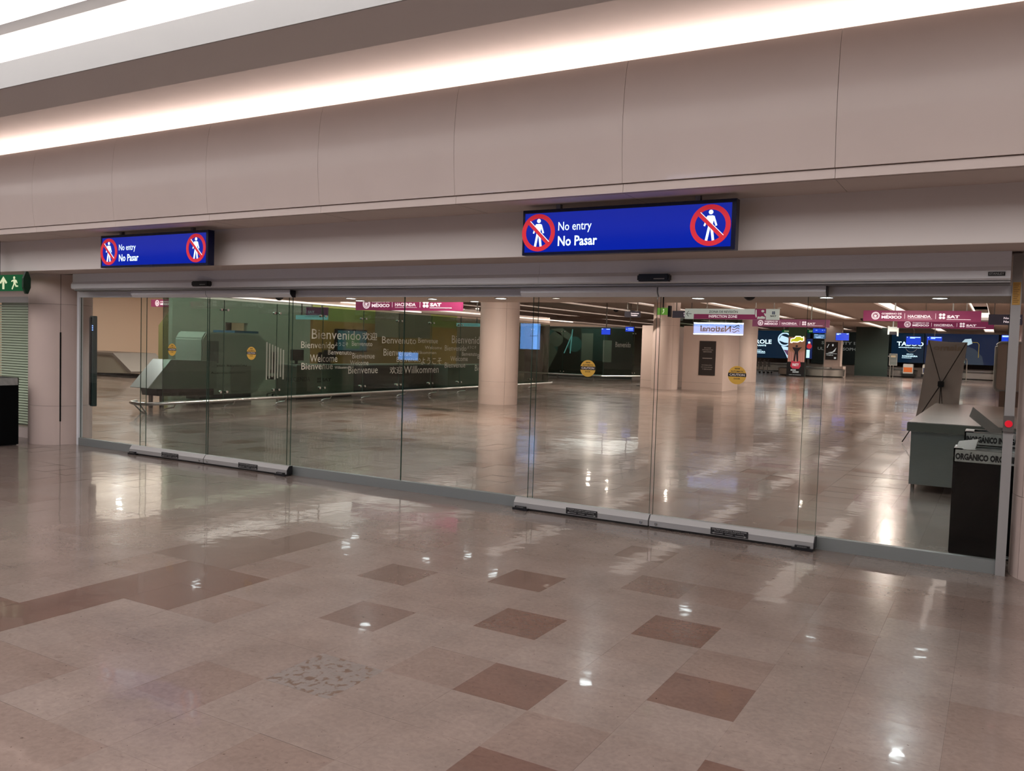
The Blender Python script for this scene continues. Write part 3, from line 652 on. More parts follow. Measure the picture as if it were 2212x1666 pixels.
gov(-13.70, -10.62, 16, 2.365, 2.66, 'magenta hanging sign seen in the middle of the glass front left of the near column', rods=(.2, .8))
gov(-21.15, -18.3, 14.6+5.4, 2.34, 2.62, 'purple hanging sign behind the green glass under the magenta one', m=MAGD, tm=mat('sign_lettering_dim', (.3, .3, .36), .6, emit=(.24, .25, .33), es=.6))
t = gov(-26.7, -23.6, 20.0, 2.60, 2.86, 'magenta hanging sign mostly hidden behind the first green pane at left', rods=(.2,))
# zona de revision sign
t = thing('hanging_sign', (-7.85, 28, 3.05), 'white and magenta ZONA DE REVISIÓN hanging sign with left arrow', 'sign')
x0, x1, y, z0, z1 = -9.42, -6.28, 28, 2.695, 3.045; w = x1-x0; h = z1-z0; P = frame(x0, y, z0)
SWHT = mat('sign_white', (.50, .52, .50), .5, emit=(.62, .70, .66), es=.30)
p = part(MB().box(x0, x1, y, y+.09, z0, z1), 'panel', SWHT, t)
for f in (.24, .76): part(MB().box(x0+w*f-.015, x0+w*f+.015, y+.02, y+.06, z1, 3.8), 'rod', STEEL, t)
part(MB().plate(P, .10*w, .753*w, .0, .48*h, .001, .003).plate(P, .753*w, .868*w, 0, h, .001, .003), 'magenta_field', MAG, p)
part(MB().bar(P, .018*w, .5*h, .075*w, .5*h, .016, .002, .004).bar(P, .018*w, .5*h, .042*w, .76*h, .016, .002, .004).bar(P, .018*w, .5*h, .042*w, .24*h, .016, .002, .004), 'arrow', INK, p)
text(p, 'ZONA DE REVISIÓN', mat('sign_ink', (.05, .06, .07), .6), P, .266*w, .575*w, .60*h, .88*h, .004, bold=.015)
text(p, 'INSPECTION ZONE', SWH, P, .266*w, .57*w, .14*h, .40*h, .004, bold=.015)
part(MB().poly(P, [(.760*w, .92*h), (.772*w, .92*h), (.775*w, .25*h), (.765*w, .2*h), (.758*w, .4*h)], .004, .006).poly(P, [(.778*w, .08*h), (.86*w, .08*h), (.862*w, .25*h), (.83*w, .34*h), (.81*w, .26*h), (.785*w, .3*h)], .004, .006).disc(P, .835*w, .80*h, .05, .004, .006, 14, .04).poly(P, [(.845*w, .62*h), (.872*w, .55*h), (.872*w, .3*h), (.858*w, .36*h)], .004, .006), 'pictogram', SWHT, p)
part(MB().plate(P, .872*w, w, 0, h, .001, .003), 'logo_field', SWHT, p)
four(p, P, .945*w, .64*h, .05, mat('logo_blue', (.02, .05, .2), .5)); text(p, 'SAT', mat('sign_ink', (0, 0, 0)), P, .912*w, .975*w, .28*h, .42*h, .004, bold=.05)
# small overhead boxes
def smallbox(x0, x1, y, z0, z1, lab, m, lines, grp=None, rods=True, tm=None, name='overhead_sign'):
    t = thing(name, ((x0+x1)/2, y, z1), lab, 'sign', grp)
    p = part(MB().box(x0, x1, y, y+.10, z0, z1), 'panel', m, t); w = x1-x0; h = z1-z0; P = frame(x0, y, z0)
    if rods: part(MB().box(x0+w*.15, x0+w*.15+.03, y+.03, y+.06, z1, 3.8).box(x1-w*.15-.03, x1-w*.15, y+.03, y+.06, z1, 3.8), 'rod', STEELD, t)
    for s, a, b, c, d in lines: text(p, s, tm or SWH, P, a*w, b*w, c*h, d*h, .003, bold=.02)
    return t
KS = emi('sign_black_light', (.018, .014, .02), 1.0)
smallbox(-13.46, -12.80, 34.4-2, 2.90, 3.14, 'small dark overhead sign left of the kiosk column', KS, [('Conexiones', .42, .95, .55, .75), ('Transfers', .42, .85, .2, .42)], 'small dark overhead signs')
smallbox(-11.1, -10.2, 31.5, 2.86, 3.13, 'small dark overhead sign right of the kiosk column beside the zone sign', KS, [('Conexiones', .5, .97, .55, .75), ('Transfers', .5, .9, .2, .42)], 'small dark overhead signs')
smallbox(-.40, .5, 30, 2.70, 3.02, 'small dark overhead sign at the right end beyond the big magenta sign', KS, [('No Entrar', .45, .95, .55, .75), ('No Exit', .45, .85, .2, .42)], 'small dark overhead signs')
t = smallbox(-17.0, -15.9, 17.35, 2.155, 2.27, 'pale blue and purple self declaration sign over the leftmost counters', emi('sign_cyan', (.20, .38, .42), 1.2), [('AUTODECLARACIÓN', .3, .75, .58, .85)], tm=INK)
smallbox(-16.9, -15.9, 25.2, 2.23, 2.34, 'pale blue sign high behind the glass near the column', emi('sign_cyan', (0, 0, 0)), [('AUTODECLARACIÓN', .2, .9, .3, .7)], tm=INK)
# hanging blue monitors
def monitor(x0, x1, y, z0, z1, lab, rows, m=None, face='-y'):
    t = thing('hanging_monitor', ((x0+x1)/2, y, z1), lab, 'screen', 'hanging blue information screens')
    part(MB().box(x0-.02, x1+.02, y, y+.08, z0-.02, z1+.02), 'housing', BLACK, t)
    p = part(MB().box(x0, x1, y-.006, y, z0, z1), 'screen', m or SCRB, t)
    part(MB().box((x0+x1)/2-.02, (x0+x1)/2+.02, y+.02, y+.06, z1, 3.8), 'pole', STEELD, t)
    w = x1-x0; h = z1-z0; P = frame(x0, y-.006, z0); b = MB()
    for a, c, v in rows: b.plate(P, a*w, c*w, (v-.045)*h, (v+.045)*h, .001, .003)
    part(b, 'text_line', SCRL, p); return t
monitor(-9.66, -8.84, 60, 2.58, 3.06, 'blue hanging screen left of the faint quotation wall', [(.05, .4, .9), (.05, .25, .8), (.82, .97, .9)])
monitor(-5.36, -4.5, 60, 2.41, 2.93, 'blue hanging screen covering letters of the bright TABOO display', [(.04, .1, .9), (.25, .95, .9), (.25, .6, .8)])
monitor(-4.15, -3.3, 60, 2.41, 2.95, 'blue hanging screen above the top of the X-frame banner', [(.04, .1, .88), (.25, .95, .9), (.25, .55, .78)])
monitor(-.04, .62, 60, 2.62, 3.13, 'blue hanging screen cut by the right door post', [(.05, .6, .9), (.05, .9, .8)])
monitor(-17.05, -16.58, 38.2, 2.26, 2.56, 'small blue screen seen through the second glass enclosure', [(.02, .2, .9), (.55, .95, .88)])
monitor(-15.95, -15.52, 38.6, 2.44, 2.66, 'small bright blue screen at the left edge of the kiosk wall', [(.05, .2, .5), (.3, .9, .65), (.3, .9, .35)])
monitor(-11.26, -10.42, 60.6, 3.06, 3.36, 'dark blue hanging screen with two bright digits right of the totem', [(.2, .35, .6), (.7, .78, .6), (.88, .96, .6)])
monitor(-11.26, -10.5, 61.0, 2.68, 2.99, 'patterned blue screen directly under the one right of the totem', [(.05, .35, .8), (.4, .9, .6), (.1, .6, .35), (.2, .8, .15)], emi('screen_grey_blue', (.06, .14, .30), 1))
smallbox(-14.5, -13.75, 66, 3.15, 3.38, 'small green exit sign just left of the totem top', GREENS, [('SALIDA', .2, .8, .3, .7)], 'far green exit signs', tm=PALEG)
smallbox(-11.96, -11.35, 62, 3.07, 3.32, 'small green exit sign just right of the totem top', GREENS, [('EXIT', .3, .8, .3, .7)], 'far green exit signs', tm=PALEG)
t = thing('overhead_sign', (-6.4, 52, 2.9), 'small pale bracket-shaped sign above the stand sign', 'sign')
part(MB().box(-5.62, -5.54, 52, 52.1, 2.84, 3.32).box(-5.14, -5.06, 52, 52.1, 2.76, 3.28).box(-5.37, -5.33, 52, 52.1, 3.28, 3.8).box(-5.54, -5.14, 52, 52.1, 3.02, 3.28), 'bracket', SWHT, t); part(MB().box(-5.52, -5.16, 52.01, 52.05, 2.84, 3.01), 'plate', KS, t)
t = thing('exit_sign', (-2.8, 8.2, 2.1), 'tiny green exit lamp beside the door joint, hung from the low ceiling', 'exit sign')
part(MB().box(-2.98, -2.86, 8.0, 8.02, 1.985, 2.055), 'panel', emi('exit_lamp_green', (.10, .22, .03), .8), t); part(MB().box(-2.86, -2.84, 7.98, 8.04, 1.965, 2.075), 'end_cap', BLACK, t); part(MB().box(-2.925, -2.915, 8.005, 8.015, 2.055, 2.45), 'rod', BLACK, t)
part(MB().disc(frame(-2.91, 7.998, 2.035), 0, 0, .008, 0, .002, 10).bar(frame(-2.91, 7.998, 2.01), -.008, -.012, .006, .014, .008, 0, .002), 'running_figure', PALEG, t)
# ================================================================== GREEN GLASS ENCLOSURES
def pane_wall(name, lab, p0, dirv, n, pitch, z0, z1, fits=True, last=None):
    """frameless tinted panes with bolted patch fittings"""
    t = thing(name, (p0[0], p0[1], 0), lab, 'glass screen', 'green glass screens')
    U = Vector((dirv[0], dirv[1], 0)).normalized(); V = Vector((0, 0, 1)); N = U.cross(V); P = (Vector((p0[0], p0[1], 0)), U, V, N)
    for k in range(n):
        u0, u1 = k*pitch+.006, (k+1)*pitch-.006
        if last and k == n-1: u1 = last
        g = part(MB().plate(P, u0, u1, z0, z1, -.006, .006), 'glass_pane', GREEN, t)
        part(MB().plate(P, u0-.004, u0+.001, z0, z1, -.0065, .0065).plate(P, u1-.001, u1+.004, z0, z1, -.0065, .0065).plate(P, u0, u1, z0-.006, z0, -.006, .006), 'edge', GEDGE, g)
    if fits:
        for k in range(1, n):
            for v in (z0+.14, z1-.22):
                b = MB()
                for s in (-1, 1): b.disc(P, k*pitch+s*.09, v, .028, .006, .030, 14)
                b.bar(P, k*pitch-.09, v, k*pitch+.09, v, .022, -.05, -.028); b.disc(P, k*pitch, v, .03, -.12, -.028, 10)
                part(b, 'spider_fitting', STEEL, t)
    return t, P
tw, PW = pane_wall('glass_screen', 'long row of green glass panes lettered with welcome words, left of the near column', (-15.15, 11.64), (0, 1), 11, 1.60, .23, 2.44, last=17.4)
def wel(s, y0, y1, z0, z1, bold=.0): text(tw, s, FROST, frame(-15.15, 0, 0, '+x'), y0, y1, z0, z1, .008, bold=bold)
for a in (('Bienvenido', 16.03, 17.92, 1.63, 1.88), ('欢迎', 17.98, 18.62, 1.64, 1.85), ('Bienvenido', 15.66, 16.88, 1.39, 1.56), ('ようこそ', 16.90, 17.42, 1.46, 1.56), ('Benvenuto', 17.56, 18.42, 1.47, 1.60),
          ('Benvenuto', 16.64, 17.56, 1.23, 1.36), ('Bienvenue', 17.59, 18.53, 1.13, 1.28), ('Welcome', 15.98, 17.0, 1.04, 1.23), ('Welcome', 17.51, 18.27, .95, 1.08), ('Bienvenue', 15.68, 16.83, .85, 1.02),
          ('Bienvenue', 17.44, 18.68, .72, .92), ('Benvenuto', 18.84, 20.45, 1.56, 1.76), ('Bienvenue', 20.55, 21.57, 1.60, 1.76), ('Bienvenue', 18.92, 20.23, 1.21, 1.41), ('Benvenuto', 19.53, 20.7, 1.03, 1.18), ('Willkommen', 20.3, 21.5, 1.27, 1.36),
          ('ようこそ', 20.72, 21.8, .95, 1.16), ('欢迎', 19.22, 19.81, .69, .90), ('Willkommen', 19.89, 21.66, .69, .91), ('Welcome', 20.9, 21.8, 1.42, 1.52), ('Bienvenido', 22.34, 24.23, 1.62, 1.87), ('Bienvenido', 21.96, 23.2, 1.38, 1.55),
          ('ようこそ', 23.25, 23.8, 1.46, 1.55), ('Benvenuto', 22.95, 23.86, 1.22, 1.35), ('Welcome', 22.29, 23.3, 1.05, 1.21), ('Bienvenue', 21.98, 23.16, .84, 1.01), ('Bienvenue', 23.9, 25.0, 1.13, 1.28), ('Bienvenue', 23.75, 25.0, .72, .92), ('Willkommen', 16.9, 17.5, .86, .93)): wel(*a)
text(tw, 'HACIENDA', mat('dark_vinyl', (.03, .06, .06), .6), frame(-15.15, 0, 0, '+x'), 15.2, 16.03, .55, .66, -.02, bold=.0)
text(tw, 'SAT', mat('dark_vinyl', (0, 0, 0)), frame(-15.15, 0, 0, '+x'), 16.46, 16.81, .53, .62, -.02, bold=.05)
four(tw, frame(-15.17, 0, 0, '+x'), 16.35, .57, .075, mat('dark_vinyl', (0, 0, 0)))
b = MB(); P = frame(-15.15, 0, 0, '+x')
for k in range(7): b.plate(P, 14.50+.09*k, 14.545+.09*k, .62+.03*(k % 3), 1.52-.03*k, .007, .008)
part(b, 'stripes', mat('frosted_stripe', (.26, .29, .26), .7), tw)
text(tw, 'Autodeclaración', mat('dark_vinyl', (0, 0, 0)), frame(-15.15, 0, 0, '+x'), 12.9, 13.9, .78, .83, -.02, bold=.01)
# bumper rail at ankle height
t = thing('bumper_rail', (-14.85, 20, 0), 'low stainless bumper rail running along the foot of the lettered green glass', 'rail')
pts = [(-14.98, 11.1, .22), (-14.90, 11.0, .22), (-14.78, 11.0, .22), (-14.72, 11.15, .22)]
part(MB().tube([(-15.6, 11.35, .22), (-15.4, 11.08, .22), (-15.2, 10.98, .22), (-14.95, 10.95, .22), (-14.80, 11.02, .22), (-14.75, 11.2, .22), (-14.75, 28.4, .22), (-14.85, 28.8, .22), (-14.95, 29.0, .22)], .034, 10), 'rail', STEEL, t, smooth=True)
for k in range(12):
    y = 11.65+1.6*k*.985
    if y > 28.7: break
    part(MB().tube([(-14.75, y, .20), (-14.80, y, .12), (-15.0, y, .09), (-15.10, y, .06), (-15.10, y, .008)], .016, 6).cyl(-15.10, y, .001, .010, .06, 14), 'bracket', STEEL, t)
part(MB().tube([(-15.35, 11.1, .20), (-15.35, 11.3, .02)], .02, 6).tube([(-15.0, 11.0, .20), (-15.0, 11.15, .02)], .02, 6).tube([(-15.35, 11.3, .02), (-15.0, 11.15, .02)], .02, 6), 'end_bracket', STEEL, t)
# second enclosure far behind
t2, P2 = pane_wall('glass_screen', 'dark green glass panes of the far enclosure seen left of the kiosk wall', (-24.0, 38.9), (1, 0), 3, 2.26, .20, 2.60)
pane_wall('glass_screen', 'green glass side panes of the far enclosure running back beside the kiosk wall', (-17.2, 38.9), (.33, 1), 3, 2.3, .20, 2.60)
text(t2, 'Bienvenido', FROST, frame(-17.0, 38.6, 0), .55, 1.35, 1.66, 1.92, .01)
t = thing('bumper_rail', (-20, 38.6, 0), 'low steel bumper rail in front of the far green enclosure', 'rail')
part(MB().tube([(-24, 38.5, .2), (-17.1, 38.5, .2), (-15.2, 43, .2)], .05, 8), 'rail', STEEL, t)
for x in (-23, -21.3, -19.6, -17.6): part(MB().tube([(x, 38.5, .2), (x, 38.7, .01)], .03, 6), 'bracket', STEEL, t)
# posters and forms behind the far enclosure
t = thing('display_board', (-19.5, 41.2, 0), 'dark wall graphic with pale round and banded shapes behind the far green glass', 'display')
part(MB().box(-23, -16.6, 41.2, 41.3, 0, 2.7), 'board', mat('dark_board', (.05, .06, .055), .7), t)
P = frame(0, 41.19, 0); LG = mat('graphic_grey', (.46, .47, .42), .6); TQ = mat('graphic_teal', (.12, .34, .36), .6)
k_ = 41.2/40
part(MB().poly(P, [(-20.8*k_, 2.55), (-20.1*k_, 2.60), (-19.55*k_, 2.25), (-19.7*k_, 1.95), (-20.15*k_, 2.2), (-20.4*k_, 2.35)]).disc(P, -20.45*k_, 2.0, .42), 'pale_shape', LG, t)
part(MB().poly(P, [(-21.2*k_, 1.75), (-20.7*k_, 1.78), (-20.35*k_, 1.3), (-20.9*k_, .25), (-21.3*k_, .9)]), 'pale_shape', LG, t)
part(MB().disc(P, -19.35*k_, 1.75, .42), 'teal_disc', TQ, t); part(MB().poly(P, [(-21.1*k_, 2.5), (-20.3*k_, 2.5), (-20.35*k_, 1.35), (-21.1*k_, 1.5)], -.003, .001), 'teal_panel', TQ, t)
part(MB().bar(P, -19.5*k_, 2.55, -19.6*k_, 1.25, .06, .005, .01).bar(P, -19.55*k_, 2.2, -19.95*k_, 1.25, .05, .005, .01), 'scissor_mark', emi('teal_light', (.25, .55, .6), .8), t)
part(MB().plate(P, -18.95*k_, -18.3*k_, .85, 2.35), 'pale_panel', LG, t); part(MB().plate(P, -17.75*k_, -17.25*k_, .85, 2.0), 'pale_panel', LG, t); part(MB().plate(P, -19.0*k_, -17.5*k_, .9, 2.6, -.003, .001), 'teal_panel', mat('graphic_teal_dark', (.07, .15, .15), .6), t)
# counters / machines inside near enclosure
WB = mat('machine_white', (.60, .64, .60), .45); DS = mat('machine_grey', (.22, .25, .25), .5)
def scanner(x, y, lab, L=2.3, s=1.0):
    """cabin x-ray machine: rounded white body, tunnel, steel belt wedges"""
    t = thing('xray_scanner', (x, y+L/2, 0), lab, 'scanner', 'baggage scanners')
    bp = [(y+.25, .16), (y+.02, .45), (y, .92), (y, 1.55), (y+.12, 1.72), (y+L-.45, 1.72), (y+L, 1.35), (y+L, .78), (y+L-.55, .16)]
    part(MB().prism(bp, x-1.0, x), 'body', WB, t, bevel=.03)
    part(MB().box(x-.99, x-.01, y+.35, y+L-.7, .02, .16), 'plinth', BLACK, t)
    part(MB().box(x, x+.02, y+.9, y+1.55, .22, .88), 'door', mat('machine_panel', (.38, .36, .33), .5), t)
    part(MB().box(x, x+.012, y+.15, y+.5, .95, 1.5), 'vent_panel', DS, t)
    text(t, 'ACCESO REVISIÓN', INK, frame(x, y, 0, '+x'), .1, 1.4, .86, .92, .022, bold=.02)
    return t
scanner(-16.9, 14.1, 'white baggage scanner behind the first lettered pane with a steel ramp at its left')
t = thing('steel_ramp', (-16.6, 12.7, 0), 'stainless sloped luggage ramp jutting out left of the green glass corner', 'conveyor')
part(MB().prism([(12.15, .42), (12.75, 1.06), (14.05, 1.02), (14.05, .36), (12.4, .40)], -16.95, -16.3), 'chute', mat('ramp_steel', (.50, .53, .52), .35, metal=.5), t, bevel=.01)
part(MB().prism([(12.45, .24), (12.4, .40), (14.0, .36), (14.0, .2)], -16.9, -16.35), 'under_frame', BLACK, t)
for yy in (12.3, 13.6): part(MB().box(-16.88, -16.8, yy+.3, yy+.36, 0, .25).box(-16.5, -16.42, yy+.3, yy+.36, 0, .25), 'leg', STEELD, t)
t = thing('steel_ramp', (-28.5, 19.7, 0), 'grey steel luggage chute with dark rim at the far left wall', 'conveyor')
part(MB().prism([(-31.2, .06), (-31.2, .80), (-28.2, .80), (-27.25, .22), (-27.4, .16)], 19.6, 21.2, 'y'), 'side_panel', mat('painted_steel_grey', (.34, .33, .28), .5, metal=.3), t)
part(MB().prism([(-31.2, .80), (-31.2, .88), (-28.15, .88), (-27.1, .24), (-27.12, .17), (-27.3, .19), (-28.2, .80)], 19.5, 21.3, 'y'), 'rim', STEELD, t)
part(MB().box(-31.2, -27.3, 19.65, 21.1, 0, .06), 'plinth', BLACK, t)
t = thing('roller_bench', (-26.2, 23.2, 0), 'low pinkish conveyor bench behind the grey luggage chute', 'conveyor')
part(MB().box(-30.5, -24.6, 24, 25, .42, .72), 'bed', mat('bench_red', (.30, .17, .13), .5), t)
for x in (-30, -28, -26, -24.9): part(MB().box(x, x+.12, 24.2, 24.8, 0, .42), 'leg', STEELD, t)
t = thing('leaning_panel', (-20.2, 17, 0), 'yellow-green leaning panel beyond the steel ramp', 'panel')
part(MB().prism([(-22.6, .9), (-22.6, 1.9), (-22.1, 2.35), (-21.5, 2.35), (-21.5, 0), (-22.2, 0)], 17.2, 17.3, 'y'), 'sheet', mat('olive_sheet', (.25, .24, .08), .6), t)
# partitions inside the enclosure
smesh(MB().box(-19.3, -19.15, 15.0, 16.78, 0, 2.9).box(-19.3, -19.15, 17.6, 20.2, 0, 2.9).box(-19.3, -19.15, 16.78, 17.6, 2.02, 2.9), 'wall_inner', mat('office_wall', (.52, .55, .47), .7))
smesh(MB().box(-20.6, -20.5, 16.4, 18.2, 0, 2.4), 'wall_inner', mat('office_brown', (.10, .08, .06), .7))
smesh(MB().box(-19.3, -19.15, 20.3, 28.6, .75, 2.22), 'wall_inner', mat('orange_wall_glow', (.42, .22, .055), .6, emit=(.30, .15, .035), es=.18))  # a weak glow is put into this wall's colour, it is no lamp
smesh(MB().box(-19.3, -19.15, 20.3, 28.6, 2.22, 2.9), 'wall_inner', mat('wall_lime_lit', (.42, .46, .14), .7))  # yellow-green light on a pale wall, painted as its base colour
t = thing('wall_screen', (-19, 22, 1.2), 'dark teal wall screen on the orange wall behind the welcome lettering', 'screen')
part(MB().box(-19.12, -19.02, 21.3, 22.85, 1.22, 1.98), 'housing', BLACK, t); part(MB().box(-19.02, -19.01, 21.36, 22.8, 1.27, 1.93), 'screen', emi('screen_teal', (.03, .10, .13), .9), t); part(MB().box(-19.009, -19.004, 21.75, 22.45, 1.33, 1.82), 'picture', emi('screen_green', (.05, .14, .05), .9), t)
smesh(MB().box(-18.6, -17.6, 22.75, 24.6, 1.75, 2.9), 'trim_22', mat('beige_dim', (.34, .28, .22), .7))
def counter(x, y0, y1, h, lab, m):
    t = thing('service_counter', (x, (y0+y1)/2, 0), lab, 'counter', 'counters inside the near green enclosure')
    part(MB().box(x-.7, x, y0, y1, .08, h-.04), 'front', m, t); part(MB().box(x-.74, x+.03, y0-.03, y1+.03, h-.04, h), 'worktop', mat('worktop', (.50, .52, .50), .4), t); part(MB().box(x-.66, x-.04, y0+.04, y1-.04, 0, .08), 'plinth', BLACK, t); return t
counter(-16.2, 16.6, 18.9, .92, 'pale angled counter under the left welcome lettering', mat('counter_green_white', (.36, .42, .38), .5))
counter(-17.0, 20.2, 24.0, .88, 'black counter under the middle welcome lettering', mat('counter_black', (.03, .03, .03), .4))
counter(-16.6, 24.3, 28.4, .86, 'grey counter just left of the near column behind green glass', mat('counter_grey', (.25, .30, .28), .5))
def chair(x, y, lab):
    t = thing('office_chair', (x, y, 0), lab, 'chair', 'office chairs behind the green glass')
    part(MB().box(x-.24, x+.24, y-.24, y+.24, .46, .54), 'seat', BLACKM, t, bevel=.02); part(MB().box(x-.26, x-.19, y-.23, y+.23, .62, 1.22), 'backrest', BLACKM, t, bevel=.03)
    part(MB().cyl(x, y, .08, .46, .03, 10), 'column', STEELD, t)
    for k in range(5): a = 2*PI*k/5; part(MB().tube([(x, y, .10), (x+.28*math.cos(a), y+.28*math.sin(a), .05)], .018, 6).cyl(x+.28*math.cos(a), y+.28*math.sin(a), 0, .05, .025, 8), 'foot', BLACK, t)
chair(-18.3, 15.6, 'dark office chair between the scanner and the doorway'); chair(-17.6, 17.3, 'dark office chair at the pale counter behind welcome lettering'); chair(-17.9, 19.7, 'dark office chair in front of the orange wall')
def desk(x, y, lab):
    t = thing('desk_monitor', (x, y, .92), lab, 'computer', 'computer monitors behind the green glass')
    part(MB().box(x-.03, x, y, y+.48, 1.02, 1.32), 'screen', BLACK, t); part(MB().box(x-.06, x-.02, y+.2, y+.28, .93, 1.05), 'neck', BLACK, t); part(MB().box(x-.14, x+.06, y+.12, y+.36, .92, .935), 'foot', BLACK, t)
desk(-16.7, 16.9, 'dark computer monitor at the left end of the pale counter'); desk(-16.7, 18.2, 'dark computer monitor at the right end of the pale counter'); 
t = thing('queue_tray', (-17.4, 15.5, 1.75), 'blue-topped tray table on the scanner behind green glass', 'tray')
part(MB().box(-17.8, -17.0, 15.2, 16.0, 1.72, 1.78), 'tray', mat('tray_blue', (.05, .16, .30), .5), t)

# ================================================================== KIOSK WALL, DISPLAYS, FAR WALL
t = thing('kiosk_wall', (-11.5, 34.8, 0), 'pinkish free-standing kiosk wall around the second round column', 'partition')
part(MB().box(-11.42, -9.72, 33.9, 36.2, 0, 2.62), 'right_block', COLM, t); part(MB().box(-13.25, -12.1, 33.9, 36.2, 0, 2.62), 'left_block', COLM, t)
part(MB().box(-13.25, -9.72, 33.895, 33.9, .30, .306), 'joint', STEELD, t)
P = frame(-10.72, 33.895, 0); KP = mat('poster_black', (.025, .02, .02), .5)
p = part(MB().plate(P, 0, .68, .62, 2.02, 0, .02), 'black_poster', KP, t)
PT = mat('poster_text', (.42, .38, .36), .6)
for s, a, b_, c, d in (('BAGGAGE', .2, .48, 1.72, 1.76), ('INFORMATION', .12, .56, 1.64, 1.68), ('SERVICES', .16, .52, 1.56, 1.60), ('INFORMACIÓN', .12, .54, 1.02, 1.06), ('DE EQUIPAJE', .10, .58, .93, .97), ('Y SERVICIOS', .14, .54, .85, .89)): text(p, s, PT, P, a, b_, c, d, .022, bold=.02)
part(MB().plate(P, .14, .54, 1.305, 1.33, .02, .022), 'rule', PT, p)
t = thing('glass_balustrade', (-10.5, 35.2, 2.62), 'grey glass balustrade on top of the kiosk wall', 'balustrade')
for k in range(5): part(MB().box(-13.2+.72*k+.01, -13.2+.72*(k+1)-.01, 36.1, 36.12, 2.62, 3.02), 'glass_pane', GREEN, t)
part(MB().box(-13.2, -9.6, 36.08, 36.14, 3.02, 3.06), 'top_rail', STEEL, t)
def display(x0, x1, y, z0, z1, lab, m, texts=(), grp='large advertising displays on the far wall', frame_m=BLACK):
    t = thing('wall_display', ((x0+x1)/2, y, z0), lab, 'display', grp)
    part(MB().box(x0-.03, x1+.03, y, y+.25, z0-.03, z1+.03), 'casing', frame_m, t)
    p = part(MB().box(x0, x1, y-.02, y, z0, z1), 'face', m, t); P = frame(0, y-.02, 0)
    for s, a, b, c, d, mm in texts: text(p, s, mm, P, a, b, c, d, .004, bold=.02)
    return t, p, P
Y9 = 79
t, p, P = display(-20.5, -14.9, Y9, 1.12, 3.60, 'dark display reading CAROLE beside a plate-shaped picture, left of the totem', DISPN, (('CAROLE', -20.55, -18.26, 2.40, 2.79, LETB), ('RISTORANTE', -20.3, -18.74, 2.17, 2.31, LETB), ('GRUPO', -19.6, -19.14, 1.78, 1.85, LETB), ('ROSANEGRA', -20.1, -18.79, 1.61, 1.73, LETB)))
part(MB().plate(P, -20.1, -18.8, 1.52, 1.55, 0, .01), 'rule', LETB, p)
dd = emi('display_white_blue', (.55, .75, .95), 1.0); dv = emi('display_violet', (.12, .05, .12), 1.0)
part(MB().ring(P, -17.1, 2.85, .50, .62, 0, .01, 30).poly(P, [(-17.65, 2.75), (-17.4, 3.2), (-16.8, 3.0), (-16.6, 2.5), (-17.1, 2.55)], 0, .008), 'plate_picture', dd, p)
part(MB().poly(P, [(-17.4, 2.25), (-16.5, 2.1), (-16.5, 1.3), (-16.8, 1.15), (-17.0, 1.6)], 0, .008), 'cup_picture', dd, p); part(MB().poly(P, [(-17.15, 1.9), (-16.5, 1.85), (-16.5, 1.3), (-16.85, 1.45)], .008, .012), 'shadow_picture', dv, p)
display(-16.6+.0, -15.6, 53, .95, 2.35, 'black panel with faint ARMANI-like letters between kiosk wall and column', DISPK, (('CARM', -16.5, -15.7, 1.75, 1.92, LETD),), 'black wall panels')[0]['label'] = 'black panel with faint capital letters between the kiosk wall and the next column'
t, p, P = display(-14.7, -8.2, Y9, .78, 3.60, 'black wall with faint lettering about simplicity and sophistication', DISPK, (('SIMPLICITY IS THE', -13.9, -9.78, 2.50, 2.76, LETD), ('ULTIMATE SOPHISTICATION', -14.2, -8.7, 1.98, 2.24, LETD)))
t, p, P = display(-8.15, -5.65, Y9-.3, 1.12, 3.58, 'dark blue display with bright TABOO lettering', DISPN, (('TABOO', -7.73, -5.68, 2.52, 2.88, LETB), ('RESTAURANTE & BEACH CLUB', -7.58, -5.85, 2.35, 2.43, LETB), ('GRUPO', -6.95, -6.43, 1.79, 1.87, LETB), ('ROSANEGRA', -7.27, -6.09, 1.60, 1.73, LETB)))
part(MB().plate(P, -7.3, -6.55, 1.50, 1.53, 0, .01), 'rule', LETB, p); part(MB().ring(P, -6.6, 2.45, .42, .46, -.0, .003, 26), 'faint_wheel', LETD, p)
t, p, P = display(-5.6, -.25, Y9, 1.12, 3.62, 'dark navy display with a pale figure fragment and gold curved line at right', emi('display_deep_blue', (.006, .012, .035), 1), ())
part(MB().poly(P, [(-2.9, 2.9), (-2.65, 3.2), (-2.2, 3.25), (-2.1, 2.85), (-2.4, 2.7), (-2.7, 2.75)], 0, .006).disc(P, -3.55, 2.55, .16, 0, .006, 18), 'pale_spot', emi('display_pale', (.45, .6, .7), .9), p)
part(MB().tube([(-2.1, Y9-.03, 2.95), (-1.75, Y9-.03, 2.95), (-1.62, Y9-.03, 2.8), (-1.62, Y9-.03, 1.7)], .025, 6), 'gold_line', emi('display_gold', (.30, .20, .04), .8), p)
part(MB().poly(P, [(-2.9, 1.12), (-1.2, 1.12), (-1.35, 1.8), (-1.9, 2.4), (-2.4, 2.6), (-2.9, 2.5)], 0, .004), 'faint_shape', emi('display_haze', (.03, .04, .06), .9), p)
t = thing('translucent_screen', (-8.7, 70, 0), 'grey-green translucent glass screen in front of the faint quotation wall', 'glass screen')
part(MB().box(-9.8, -7.45, 70, 70.05, .05, 3.8), 'sheet', mat('grey_green_screen', (.035, .058, .052), .3), t); part(MB().box(-9.9, -7.35, 69.97, 70.08, 0, .05), 'foot', STEELD, t)
smesh(MB().box(-20.5, .9, 78.0, 78.6, 0, .72), 'trim_20', mat('plinth_pale', (.52, .46, .42), .6))
